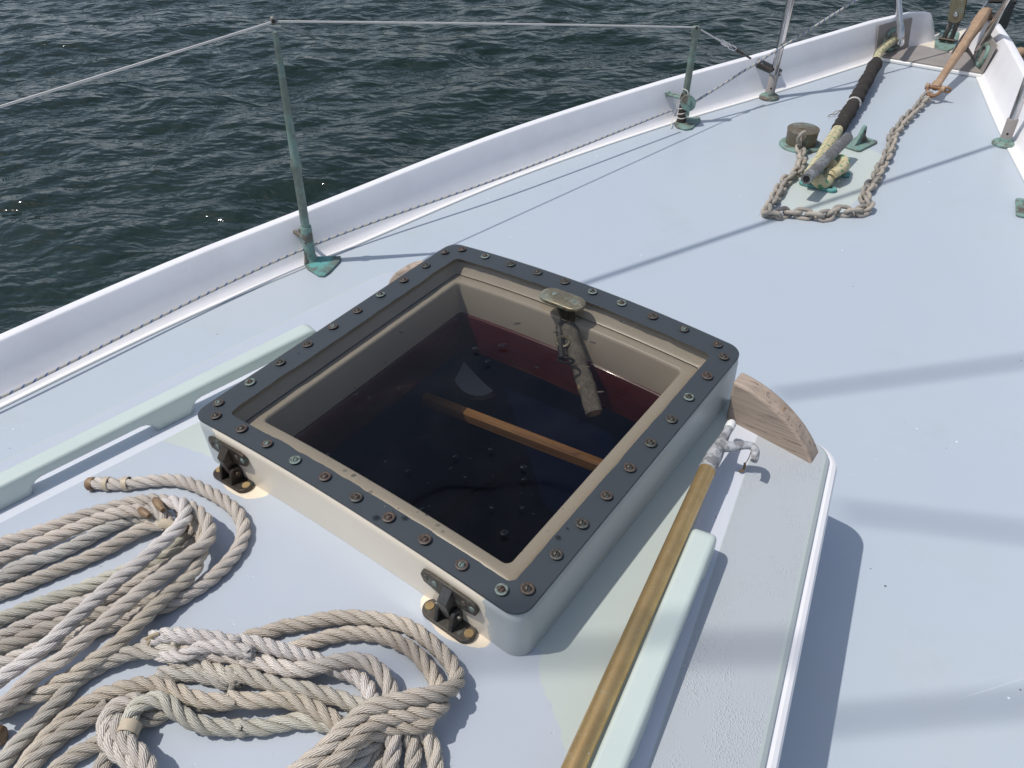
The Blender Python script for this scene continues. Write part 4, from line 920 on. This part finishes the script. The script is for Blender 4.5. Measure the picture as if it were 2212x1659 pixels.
B2=at(1471,266,ZD); B2=Vector((B2.x,B2.y,ZD)); T2=at_line(-.535,1.817,1506,52)
def stanchion2():
    r=thing('stanchion','short verdigris stanchion farther forward, with a round block lashed to its foot','stanchion')
    B=B2; T=T2; d=(T-B).normalized(); L=(T-B).length
    P=[at(u,v,ZD) for u,v in ((1456,272),(1470,258),(1495,256),(1512,257),(1513,263),(1494,281),(1480,283),(1462,278))]
    mb=MB(); mb.prism([(p.x,p.y) for p in P],(0,0,ZD+.001),Vector((1,0,0)),Vector((0,1,0)),Vector((0,0,1)),.006); mb.build('base_plate',Mt['verd'],r,bevel=.002)
    mb=MB(); mb.lathe([(.019,.004),(.0165,.010),(.0150,.02),(.0146,.10),(.014,.102)],B,d,20); mb.build('socket',Mt['dark_bronze'],r,angle=50)
    mb=MB(); mb.lathe([(.0118,.09),(.0112,L*.6),(.0105,L*.84),(.0112,L*.88),(.0142,L*.905),(.0145,L*.965),(.0125,L*.98),(.004,L*.985)],B,d,20); mb.build('pole',Mt['verd_pole'],r,angle=60)
    mb=MB(); cd=(CAM-T).normalized(); mb.lathe([(.0045,0),(.0045,.001)],T-d*.012+cd*.0145,cd,12); mb.build('wire_hole',Mt['black'],r)
    s=B+d*.088; e=s+Vector((-.07,.0,.0)); mb=MB()
    for off in (-.009,.009): mb.tube([s+Vector((0,off,0)),e+Vector((0,off*.6,0))],[.0055,.0048],8)
    mb.tube([e+Vector((.002,-.012,0)),e+Vector((.002,.012,0))],.0085,12); mb.build('bracket',Mt['verd'],r)
    return d
d2=stanchion2()
BLK=at_line(B2.x+.012,B2.y-.02,1486,222)
def block():
    r=thing('pulley_block','small green round block lashed to the foot of the shorter stanchion','block')
    c=BLK; ax=(Vector((.55,-.75,.25))).normalized(); mb=MB(); mb.lathe([(.010,-.010),(.023,-.009),(.025,-.004),(.018,0),(.025,.004),(.023,.009),(.010,.010)],c,ax,24,sx=1.0,sy=1.15); mb.build('sheave',Mt['verd'],r,angle=40)
    mb=MB(); mb.tube([c-ax*.014,c+ax*.015],.006,10); mb.tube([c+ax*.011+Vector((0,0,.02)),c+ax*.012-Vector((0,0,.045))],.007,8,flat=.35); mb.build('cheek',Mt['verd'],r)
    mb=MB(); rg=random.Random(3)
    for k in range(4):
        z=.028+.013*k; q=B2+d2*z; mb.torus([q+Vector((.0185*math.cos(2*PI*i/16),.0185*math.sin(2*PI*i/16),.006*math.sin(2*PI*i/16+k))) for i in range(16)],.0016,6)
    mb.tube(spline([B2+d2*.11+Vector((-.012,-.012,0)),B2+d2*.06+Vector((-.018,-.016,0)),B2+d2*.02+Vector((-.025,-.02,0)),at(1450,277,ZD+.004)],.005),.0015,6)
    mb.tube(spline([B2+d2*.12+Vector((-.01,-.01,0)),B2+d2*.115+Vector((.012,-.014,0)),c],.005),.0016,6); mb.build('lashing',Mt['wire'],r)
block()
def lifeline():
    r=thing('lifeline','thin white lifeline wire strung over both green stanchions above the water','lifeline')
    a=at(0,220,.272); dirn=(a-T1); far=T1+dirn*2.6; T1e=T1-Vector((0,0,.006))
    end=at_line(-.475,2.14,1668,153); end=Vector(end); T2e=T2-Vector((0,0,.010))
    def sag(p,q,s,n=14): return [p.lerp(q,i/n)-Vector((0,0,4*s*(i/n)*(1-i/n))) for i in range(n+1)]
    mb=MB(); mb.tube(sag(far,T1e,.004)+sag(T1e,T2e,-.002)[1:],.0025,8)
    q=T2e.lerp(end,.30); mb.tube([T2e,q],.0024,8); mb.build('wire',Mt['wire'],r)
    m=MB(); dd=(end-T2e).normalized(); L=(end-T2e).length
    m.lathe([(.003,0),(.0075,.004),(.0080,.03),(.0060,.036),(.003,.04)],T2e+dd*(L*.30),dd,12); m.torus([T2e+dd*(L*.30+.046)+Vector((0,.006*math.cos(2*PI*i/16),.006*math.sin(2*PI*i/16)))+dd*(.009*math.cos(2*PI*i/16+1)) for i in range(16)],.003,7); m.build('thimble',Mt['steel'],r)
    m=MB(); m.torus([T2e+dd*(L*.30+.062)+Vector((.007*math.cos(2*PI*i/16),.003,.007*math.sin(2*PI*i/16)))+dd*(.010*math.cos(2*PI*i/16)) for i in range(16)],.0028,7); m.build('shackle',Mt['steel'],r)
    m=MB(); m.lathe([(.003,0),(.0052,.006),(.0052,.05),(.0035,.056),(.0035,.1)],T2e+dd*(L*.30+.072),dd,10); m.build('turnbuckle',Mt['dark_bronze'],r)
    e=at(1685,158,lambda x:ZD+.09); s=at(1640,138,lambda x:ZD+.12)
    return end
EN=lifeline()
def chainplate():
    r=thing('deck_bracket','dark bronze bracket bolted to the inside of the port bulwark, ending the lifeline','bracket')
    # on the bulwark inner face near y = 2.1
    def w(y,z): x=float(np.interp(y,[p.y for p in foot_pts],[p.x for p in foot_pts])); return Vector((-x-lean(y)*z+.002,y,ZD+z))
    a=w(2.045,.124)+Vector((.004,0,0)); b=w(2.30,.072)
    best=None
    # slide along the wall until it projects where the photo shows it
    def proj(p): q=p-CAM; z=q.dot(RZ); return 1106+FPX*q.dot(RX)/z, 829.5+FPX*q.dot(RY)/z
    def find(u,v):
        best=(1e9,None)
        for i in range(120):
            for k in range(30):
                p=w(1.9+i*.006,.02+k*.005); q=proj(p); e=(q[0]-u)**2+(q[1]-v)**2
                if e<best[0]: best=(e,p)
        return best[1]
    a=find(1637,137); b=find(1683,157); t=(b-a).normalized()
    mb=MB(); mb.tube([a-t*.006,a,b,b+t*.006],[.008,.0165,.0155,.008],14,flat=.55); mb.build('bar',Mt['black_bronze'],r)
    for p in (a+t*.012,b-t*.006):
        mb=MB(); mb.lathe([(.0055,0),(.005,.003),(.002,.004)],p+Vector((.008,-.006,.003)),Vector((.9,-.35,.2)),12); mb.build('bolt',Mt['steel'],r)
    mb=MB(); mb.tube([a,EN],.005,8); mb.build('toggle',Mt['dark_bronze'],r)
chainplate()
def fleck_line():
    r=thing('control_line','blue-flecked white line stretched low along the port bulwark and up past the bow','rope')
    def lh(u,v,z): return at(u,v,z)
    a=at(-250,980,-.325); b=at(7,856,-.3215); c=at(632,548,-.306); d=at(1095,378.5,-.290); e=at(1452,238,-.272)
    e2=Vector((B2.x+.012,B2.y-.02,-.268)); pts=[a,b,c,d,e]
    mb=MB(); mb.tube(spline(pts,.03),.0035,10); mb.build('aft_part',Mt['line'],r)
    f=BLK+Vector((.004,.016,-.01)); g=at_line(-.25,2.5,1850,0); dirn=(g-f).normalized()
    mb=MB(); mb.tube([f+dirn*(k*.05) for k in range(60)],.0042,10); mb.build('forward_part',Mt['line'],r)
fleck_line()

# ------------------------------------------------------------------ pulpit
def pulpit():
    r=thing('pulpit','stainless bow pulpit whose tube legs stand on green round flanges and the bow plates','pulpit')
    pa=Vector((-.387,2.185,ZD)); sa=Vector((.398,2.20,ZD)); ta=at_line(-.395,2.215,1708,0); ts=at_line(.415,2.21,2212,190)
    z=.30; d1=(ta-pa).normalized(); d2_=(ts-sa).normalized(); d2_=Vector((-d1.x,d1.y,d1.z)).lerp(d2_,.6).normalized()
    top1=pa+d1*(z-ZD)/d1.z; top2=sa+d2_*(z-ZD)/d2_.z
    def leg(b,t,fl=True):
        d=(t-b).normalized(); mb=MB(); mb.tube([b+d*.01,t],.0130,16); o=mb.build('leg',Mt['steel'],r)
        mb=MB(); mb.lathe([(.0165,.004),(.0165,.080),(.0150,.083)],b,d,20); mb.build('socket',Mt['plate'],o)
        if fl:
            mb=MB(); mb.lathe([(.036,.0),(.036,.005),(.033,.009),(.020,.013),(.0175,.022)],b+Vector((0,0,.001)),(0,0,1),28); mb.build('flange',Mt['verd'],o)
            cd=(CAM-b); cd.z=0; cd.normalize(); mb=MB(); mb.lathe([(.0035,0),(.0035,.001)],b+d*.04+cd*.0162,cd,10); mb.build('set_screw',Mt['black'],o)
    leg(pa,top1); leg(sa,top2)
    pf=at(1946,82,ZD+.10); tf=at_line(pf.x-.01,pf.y+.02,(3300+712/3.016)/1.8228,0); df=(tf-pf).normalized(); topf=pf+df*(z-pf.z)/df.z
    sf=Vector((.135,2.985,ZD+.045)); tsf=at((3300+1880/3.016)/1.8228,230/3.016/1.8228,-.16); ds=(tsf-sf).normalized(); tops=sf+ds*(z-sf.z)/ds.z
    for b,t in ((pf,topf),(sf,tops)):
        d=(t-b).normalized(); mb=MB(); mb.tube([b,t],.0130,16); o=mb.build('leg',Mt['steel'],r)
        mb=MB(); mb.tube([b-d*.03,b-d*.02,b+d*.03,b+d*.045],[.006,.014,.0155,.0135],12,flat=.7); mb.build('foot_clamp',Mt['steel'],o)
        mb=MB(); mb.lathe([(.006,0),(.005,.004),(.002,.005)],b+Vector((.004,-.014,.0)),(0,-1,.2),10); mb.build('clamp_bolt',Mt['steel'],o)
    mb=MB(); nose=Vector((0.02,3.75,z+.02)); mb.tube(spline([top1,(top1+topf)/2+Vector((-.03,0,0)),topf,Vector((-.06,3.6,z+.02)),nose,Vector((.12,3.6,z+.02)),tops,(tops+top2)/2+Vector((.03,0,0)),top2],.03),.013,14); mb.build('top_rail',Mt['steel'],r)
pulpit()

# ------------------------------------------------------------------ chain, deck pipe, anchor
def cz(x,y): return ((2950+x/2.9493)/1.8228,(350+y/2.9493)/1.8228)
def ez(x,y): return ((2520+x*1.1915)/1.8228,y*1.1915/1.8228)
def bz(x,y): return ((3300+x/3.016)/1.8228,y/3.016/1.8228)
def deck_pipe():
    c=at(*cz(590,655),ZD); c=Vector((c.x,c.y,ZD))
    r=thing('chain_pipe','round bronze chain pipe with a capped top, the chain coming out of it','deck pipe',c)
    mb=MB(); mb.lathe([(.067,.0),(.067,.004),(.064,.007),(.054,.009),(.048,.009)],c,n=40); mb.build('flange',Mt['verd'],r,angle=50)
    mb=MB(); mb.lathe([(.0470,.006),(.0475,.010),(.0490,.050),(.0505,.053),(.0505,.056),(.0480,.0575),(.001,.0575)],c,n=40); mb.build('cap',Mt['olive'],r,angle=40)
    mb=MB(); mb.box(c+Vector((-.006,-.004,.0585)),(.016,.009,.002),Matrix.Rotation(.3,3,'Z')); mb.build('cap_lug',Mt['brass'],r,bevel=.0006)
    mb=MB(); a=at(*cz(603,560),lambda x:ZD+.045); mb.lathe([(.010,0),(.010,.004)],Vector((c.x,c.y,ZD+.035))+((a-c).xy.to_3d().normalized()*.0475),(a-c).xy.to_3d(),12); mb.build('slot',Mt['black'],r)
deck_pipe()
def chain():
    r=thing('anchor_chain','rusty galvanised anchor chain looped on the deck from the pipe to the anchor shackle','chain')
    P=[(600,575,.050),(590,640,.025),(595,700,.012),(604,780,.009),(606,850,.009),(590,910,.009),(545,985,.009),(470,1040,.009),(395,1110,.009),(345,1200,.009),(300,1280,.009),(240,1360,.009),(195,1420,.010),(240,1470,.009),(330,1475,.009),(420,1455,.009),(510,1450,.009),(610,1465,.009),(700,1478,.009),(800,1490,.009),(900,1485,.009),(980,1450,.009),(1060,1435,.009),(1160,1450,.009),(1260,1445,.009),(1360,1410,.009),(1385,1350,.009),(1340,1260,.009),(1370,1190,.009),(1420,1120,.009),(1470,1050,.009),(1500,960,.009),(1540,890,.009),(1590,810,.009),(1620,740,.009),(1655,650,.010),(1650,590,.010),(1680,530,.009),(1745,455,.009),(1810,375,.009),(1870,310,.009),(1930,245,.009),(1985,185,.010),(2040,125,.014),(2085,85,.022)]
    pts=spline([at(*cz(x,y),ZD+h) for x,y,h in P],.002)
    pitch=.0300; L=[0]
    for i in range(1,len(pts)): L.append(L[-1]+(pts[i]-pts[i-1]).length)
    mb=MB(); half=.0092; rad=.0130; pr=[]
    for k in range(7): a=-PI/2+PI*k/6; pr.append(Vector((half+rad*math.cos(a),rad*math.sin(a),0)))
    for k in range(7): a=PI/2+PI*k/6; pr.append(Vector((-half+rad*math.cos(a),rad*math.sin(a),0)))
    mb.torus(pr,.0060,8); o0=mb.build('link',Mt['chain'],r,angle=180); me=o0.data; bpy.data.objects.remove(o0)
    n=int(L[-1]/pitch); rg=random.Random(8); j=0; out=[]
    for i in range(n+1):
        s=i*pitch
        while j<len(L)-2 and L[j+1]<s: j+=1
        p=pts[j]; t=(pts[min(j+3,len(pts)-1)]-pts[max(j-3,0)]).normalized()
        roll=(PI/4 if i%2 else -PI/4)+rg.uniform(-.28,.28)+.25*math.sin(i*.7)
        side=Vector((0,0,1)).cross(t).normalized(); up=t.cross(side)
        y=side*math.cos(roll)+up*math.sin(roll); z=t.cross(y)
        q=p+Vector((rg.uniform(-.0012,.0012),rg.uniform(-.0012,.0012),.004))
        o=bpy.data.objects.new('link',me); COL.objects.link(o); o.parent=r
        o.matrix_basis=Matrix(((t.x,y.x,z.x,q.x),(t.y,y.y,z.y,q.y),(t.z,y.z,z.z,q.z),(0,0,0,1))); o.scale=(1.0,1.0,1.0)
    print('links',n+1)
chain()
def anchor():
    r=thing('anchor','rusty anchor shank resting in the bow roller, shackled to the chain','anchor')
    a=at(*bz(1150,1045),ZD+.045); b=at(*bz(1730,175),ZD+.155); d=(b-a).normalized(); s=d.cross(Vector((0,0,1))).normalized(); u=s.cross(d)
    mb=MB(); rows=[]
    for k,(w,h) in ((0,(.010,.010)),(.03,(.017,.014)),(.08,(.012,.012)),(.2,(.012,.013)),(.6,(.015,.017)),(.8,(.018,.021)),(.82,(.021,.024)),(1.0,(.020,.024)),(1.03,(.014,.020))):
        c=a.lerp(b,k); rows.append([c+s*x*w+u*y*h for x,y in ((-1,-.6),(-.6,-1),(.6,-1),(1,-.6),(1,.6),(.6,1),(-.6,1),(-1,.6))])
    ids=mb.grid(rows,closed=True); mb.face(ids[0][::-1]); mb.face(ids[-1]); mb.build('shank',Mt['rust_pale'],r,angle=35)
    c=b+d*.07-Vector((0,0,.09)); mb=MB()
    mb.tube(spline([b+d*.01,b+d*.08-Vector((0,0,.03)),b+d*.12-Vector((0,0,.14))],.02),.018,10); mb.prism([(-.10,-.06),(.10,-.06),(.04,.12),(-.04,.12)],b+d*.13-Vector((0,0,.20)),s,Vector((0,0,1)),d,.012); mb.build('fluke',Mt['rust'],r)
    q=a-d*.006
    mb=MB(); pts=[q+s*(.021*math.sin(t))-d*(.026*math.cos(t)*(1 if math.cos(t)>0 else .6))+Vector((0,0,-.012*(1+math.cos(t))*.5)) for t in [2*PI*i/24 for i in range(24)]]
    mb.torus(pts,.0062,8); mb.tube([q-s*.028+d*.008,q+s*.034+d*.008],.0062,10); mb.build('shackle',Mt['rust'],r)
    mb=MB(); e=q+s*.042+d*.008; mb.torus([e+s*(.009*math.cos(2*PI*i/14))+u*(.009*math.sin(2*PI*i/14)) for i in range(14)],.0042,7); mb.build('shackle_pin_eye',Mt['rust'],r)
    for o_,w in ((-.026,0),(.026,0)):
        mb=MB(); mb.lathe([(.004,-.007),(.011,-.006),(.0115,.006),(.004,.007)],q+s*o_+d*.008,s,12); mb.build('shackle_boss',Mt['rust_pale'],r)
    return a,b
AN=anchor()
def roller():
    r=thing('bow_roller','dark steel bow roller channel with upright cheeks under the anchor shank','bow roller')
    a=at(*bz(1330,655),ZD+.012); X=Vector((1,0,0)); f=Vector((.030,1,0)).normalized()
    L=.50; base=Vector((a.x,a.y,ZD+.013))
    for k,(off,h0,h1,n) in enumerate(((0,.012,.085,0),(.090,.012,.095,1))):
        mb=MB(); mb.prism([(0,-.004),(0,h0),(.10,h0+.035),(L*.8,h1+.03),(L,h1),(L+.01,.03),(L,-.004)],base+X*off,f,Vector((0,0,1)),X,.0045); mb.build('cheek',Mt['steel'] if k==0 else Mt['black'],r,bevel=.0008)
    mb=MB(); mb.box(base+f*(L/2+.01)+X*.047,(.086,L,.005)); mb.build('channel_floor',Mt['black'],r)
    mb=MB(); c=base+f*(L-.045)+X*.047+Vector((0,0,.035)); mb.lathe([(.016,-.040),(.030,-.038),(.020,0),(.030,.038),(.016,.040)],c,X,20); mb.build('roller_wheel',Mt['black'],r)
    mb=MB(); mb.tube([base+f*(L-.02)+Vector((-.004,0,.095)),base+f*(L-.02)+Vector((.10,0,.105))],.007,8); mb.build('keeper_pin',Mt['black'],r)
roller()
def forestay():
    r=thing('forestay_fitting','green bronze stem plate with a toggle and a wide steel strap rising from the bow','forestay fitting')
    c=at(*bz(1275,520),ZD+.016); c=Vector((c.x,c.y,ZD+.0135))
    mb=MB(); P=[at(*bz(x,y),ZD+.014) for x,y in ((1140,590),(1150,480),(1225,378),(1340,372),(1440,400),(1400,560),(1300,615))]
    mb.prism([(p.x,p.y) for p in P],(0,0,ZD+.0125),Vector((1,0,0)),Vector((0,1,0)),Vector((0,0,1)),.007); mb.build('stem_plate',Mt['verd'],r,bevel=.0015)
    j=at_line(c.x,c.y,*bz(1400,225)); k=at_line(c.x+.004,c.y+.005,*bz(1452,-60)); d=(k-j).normalized(); s=Vector((1,0,0)); s=(s-d*s.dot(d)).normalized(); n=s.cross(d)
    a0=Vector((c.x,c.y,c.z+.006)); 
    for o in (-.013,.013):
        mb=MB(); dd=(j-a0).normalized(); mb.tube([a0+s*o*1.1,a0.lerp(j,.5)+s*o,j+s*o+d*.01],[.010,.009,.010],8,flat=.4); mb.build('toggle_arm',Mt['black_bronze'],r)
    mb=MB(); mb.tube([a0+Vector((-.03,0,.012)),a0+Vector((.03,0,.012))],.007,10); mb.build('clevis_pin',Mt['dark_bronze'],r)
    mb=MB(); rows=[]
    poly=[(.028*math.cos(t),-.0+.026*math.sin(t)) for t in [PI+PI*i/10 for i in range(11)]]+[(.030,.9),(-.030,.9)]
    mb.prism(poly,j+d*.014-n*.006,s,d,n,.005); mb.prism(poly,j+d*.014+n*.014,s,d,n,.005); mb.build('strap',Mt['brass'],r,bevel=.001)
    mb=MB(); mb.lathe([(.0105,-.013),(.0105,.020),(.008,.024),(.003,.025)],j+d*.020,-n if n.dot(CAM-j)<0 else n,16); mb.build('strap_pin',Mt['steel'],r)
    mb=MB(); mb.tube([j+d*.9,j+d*1.1+Vector((0,-.05,0)),j+d*9.0+Vector((0,-2.9,0))],.012,10); mb.build('stay',Mt['steel'],r)
forestay()
def ringbit():
    r=thing('anchor_float','small rusty knob showing just outside the starboard bulwark at the bow','fitting')
    c=at(*bz(2095,585),ZD+.05); c=c+Vector((.02,.03,-.02)); mb=MB(); mb.lathe([(.004,-.022),(.018,-.017),(.023,0),(.018,.017),(.004,.022)],c,(1,.3,.1),18); mb.build('knob',Mt['rust_pale'],r,angle=180)
    mb=MB(); mb.tube([c,c-Vector((.045,.02,.01))],.010,10); mb.build('spigot',Mt['rust'],r)
ringbit()

# ------------------------------------------------------------------ mooring line, cleat, fairlead bracket
def cleat():
    r=thing('mooring_cleat','grey tubular mooring cleat on two green feet with the mooring line wound round it','cleat')
    a=at(*cz(665,1045),ZD+.071); b=at(*cz(1150,560),ZD+.071); d=(b-a).normalized(); d.z=0; d.normalize()
    m=(a+b)/2; L=(b-a).length; a=m-d*L/2; b=m+d*L/2
    mb=MB(); mb.tube([a,b-d*.006,b],[.0165,.0165,.012],20); mb.build('bar',Mt['grey_bronze'],r,angle=50)
    mb=MB(); mb.lathe([(.0100,-.0006),(.0100,.0005)],a,-d,16); mb.build('bar_bore',Mt['black'],r)
    X=Vector((-d.y,d.x,0))*-1
    for c in (at(*cz(770,1140),ZD),at(*cz(1000,985),ZD)):
        c=Vector((m.x,c.y,ZD)); mb=MB()
        poly=[(math.copysign(.040,math.cos(t))+.016*math.cos(t),.016*math.sin(t)) for t in [2*PI*(i+.5)/20 for i in range(20)]]
        mb.prism(poly,c+Vector((.006,0,.0005)),X,d,Vector((0,0,1)),.009); mb.build('foot',Mt['teal'],r,bevel=.002)
        mb=MB(); mb.tube([c+Vector((0,0,.006)),c+Vector((0,0,.060))],[.014,.012],14); mb.build('post',Mt['teal'],r)
        mb=MB(); mb.lathe([(.005,.009),(.0045,.011)],c+X*.038+Vector((.006,0,0)),n=12); mb.build('foot_screw',Mt['dark_bronze'],r)
    return a,b,m,d
CA,CB,CM,CD=cleat()
def mooring():
    r=thing('mooring_line','thick green-flecked mooring line in black chafe sleeve, led from the fairlead to the cleat','mooring line')
    F=FPc+Vector((.02,-.012,-.006)); pts=[FPc-Vector((.05,-.03,.02)),FPc,at(*ez(790,172),ZD+.056),at(*ez(780,205),ZD+.050),at(*ez(757,250),ZD+.045),at(*ez(735,292),ZD+.040),at(*ez(712,332),ZD+.036),at(*ez(690,370),ZD+.033),at(*ez(667,407),ZD+.031),at(*ez(647,440),ZD+.031),at(*ez(620,482),ZD+.034),at(*ez(592,530),ZD+.040),at(*ez(572,560),ZD+.045),at(*ez(560,578),ZD+.05)]
    p=spline(pts,.008); n=len(p)
    mb=MB(); mb.tube(p,[interp(i/(n-1),[0,.3,.7,1],[.015,.016,.0185,.0180]) for i in range(n)],16); 
    # turns round the posts, under the bar
    z0=ZD+.030
    def turn(c,ra,rb,z,r0,a0,a1): return spline([Vector((c.x+ra*math.cos(t),c.y+rb*math.sin(t),z+.006*math.sin(t*2))) for t in np.linspace(a0,a1,14)],.006)
    c1=at(*cz(840,1020),ZD+.03); c2=at(*cz(1000,870),ZD+.034); c1.z=0; c2.z=0
    mb.tube(turn(c1,.017,.021,ZD+.026,0,.2,2*PI+.1),.0200,14)
    mb.tube(turn(c2,.020,.024,ZD+.030,0,-.5,2*PI-.6),.0220,14)
    mb.tube(spline([c1+Vector((.026,.01,ZD+.04)),(c1+c2)/2+Vector((.034,0,ZD+.045)),c2+Vector((.028,-.005,ZD+.04))],.006),.0150,14)
    mb.build('line',Mt['mooring'],r)
    # chafe sleeve: lumpy black fabric between the fairlead and just before the cleat
    i0=min(range(n),key=lambda i:(p[i]-at(*ez(780,205),ZD+.050)).length); i1=min(range(n),key=lambda i:(p[i]-at(*ez(652,432),ZD+.031)).length)
    q=spline([p[i] for i in range(i0,i1+1,4)],.004); fr=frames(q); rg=random.Random(1); rows=[]; m=20; lump=[[rg.uniform(-1,1) for _ in range(m)] for _ in range(len(q))]
    for i,c in enumerate(q):
        t,a,b=fr[i]; row=[]; e=min(i,len(q)-1-i)/6; base=.0172+.0050*min(1,e)+.0018*math.sin(i*.16)
        for j in range(m):
            w=2*PI*j/m; rr=base+.0020*math.sin(i*.42+2.0*math.sin(w+i*.05))+.0014*math.sin(i*.9+3*w)+.0006*lump[i][j]
            row.append(c+a*math.cos(w)*rr+b*math.sin(w)*rr)
        rows.append(row)
    mb=MB(); mb.grid(rows,closed=True); mb.build('chafe_sleeve',Mt['chafe'],r,angle=180)
    k=int(len(q)*.63); mb=MB(); t=fr[k][0]; 
    mb.torus([q[k]+fr[k][1]*math.cos(w)*.0215+fr[k][2]*math.sin(w)*.0215+t*.004*math.sin(w) for w in [2*PI*i/20 for i in range(20)]],.0035,6); mb.build('pale_tie',Mt['wire'],r)
    mb=MB(); s=[q[i]+Vector((-.021,-.006,-.004)) for i in range(int(len(q)*.30),len(q),6)]; mb.tube(s,.0022,6); mb.build('blue_lacing',Mt['blue_cord'],r)
    mb=MB(); g=at(*cz(1060,250),ZD+.012); mb.tube(spline([g,at(*cz(1010,290),ZD+.010),at(*cz(950,295),ZD+.008),at(*cz(915,318),ZD+.004)],.005),.0016,5); mb.tube(spline([g,at(*cz(1000,262),ZD+.012),at(*cz(960,300),ZD+.006)],.005),.0010,5); mb.build('loose_tie_end',Mt['char'],r)
mooring()
def padeye(c,lbl,nm='pad_eye',grp=None,rot=0.0):
    r=thing(nm,lbl,'pad eye',group=grp); Rm=Matrix.Rotation(rot,3,'Z'); X=Rm@Vector((1,0,0)); Y=Rm@Vector((0,1,0)); Z=Vector((0,0,1))
    poly=[(-.034,-.050),(-.026,-.056),(.026,-.056),(.034,-.050),(.034,.050),(.026,.056),(-.026,.056),(-.034,.050)]
    mb=MB(); mb.prism(poly,c+Z*.001,X,Y,Z,.007); mb.build('base_plate',Mt['verd'],r,bevel=.002)
    mb=MB(); mb.prism([(-.044,.006),(.040,.006),(.030,.016),(.012,.042),(.002,.062),(-.008,.064),(-.014,.056),(-.018,.030),(-.034,.014)],c-X*.006,Y*-1,Z,X,.012); mb.build('fin',Mt['verd'],r,bevel=.003)
    mb=MB(); mb.lathe([(.0055,-.0065),(.0055,.0068)],c-Y*-.004+Z*.045,X,12); mb.build('eye',Mt['black'],r)
    for x,y in ((-.019,-.036),(.019,-.036),(-.019,.036),(.019,.036)):
        mb=MB(); mb.lathe([(.0045,.0078),(.004,.0092)],c+X*x+Y*y,n=10); mb.build('bolt',Mt['teal'],r)
p=at(*cz(1275,650),ZD); padeye(Vector((p.x,p.y,ZD)),'green finned pad eye just right of the mooring line',rot=-.25)
p=at(2212,452,ZD); padeye(Vector((p.x+.012,p.y,ZD)),'green deck fitting cut off by the right edge of the photo',rot=.2)

# ------------------------------------------------------------------ rigging overhead (out of frame) whose soft shadows cross the deck
def rig(p,q,h0,h1,rad,lbl,ext=(.0,.0)):
    s=Vector((-.35,-.325,1)); a=Vector(p)+s*h0; b=Vector(q)+s*h1; d=b-a; a2=a-d*ext[0]; b2=b+d*ext[1]
    mb=MB(); mb.tube([a2,b2],rad,10); tag(mb.build('rigging_line',Mt['steel'] if rad<.01 else Mt['alu'],None),lbl,'rigging',group='rigging overhead')
rig((.359,2.141,ZD),(-.274,.766,ZD),1.6,2.3,.0080,'slack sheet passing high over the foredeck',(.02,.6))
rig((.297,.639,ZD),(.673,1.029,ZD),6.0,6.4,.010,'thick overhead stay above the deck ahead of the hatch',(.05,1.2))
rig((.505,.393,ZD),(.766,.519,ZD),7.0,7.3,.009,'overhead stay above the starboard deck',(.05,1.5))
rig((.309,-.274,-.11),(.538,-.073,-.14),5.4,5.6,.010,'overhead stay above the aft corner of the hatch',(.8,2.2))

def mirrored_sheet():
    pts=[]
    for u,v,h in ((700,1110,4.6),(784,1095,4.6),(900,1072,4.6),(1020,1052,4.6),(1152,1041,4.6),(1260,1043,4.6),(1351,1048,4.6),(1440,1056,4.6)):
        p=at(u,v,zh); n=Vector((.344*p.x,0,1)).normalized(); d=ray(u,v); r=d-n*2*d.dot(n); pts.append(p+r*((h-p.z)/r.z))
    mb=MB(); mb.tube(spline(pts,.05),.017,8); tag(mb.build('rigging_line',Mt['black'],None),'dark slack line high off the port bow','rigging',group='rigging overhead')
mirrored_sheet()
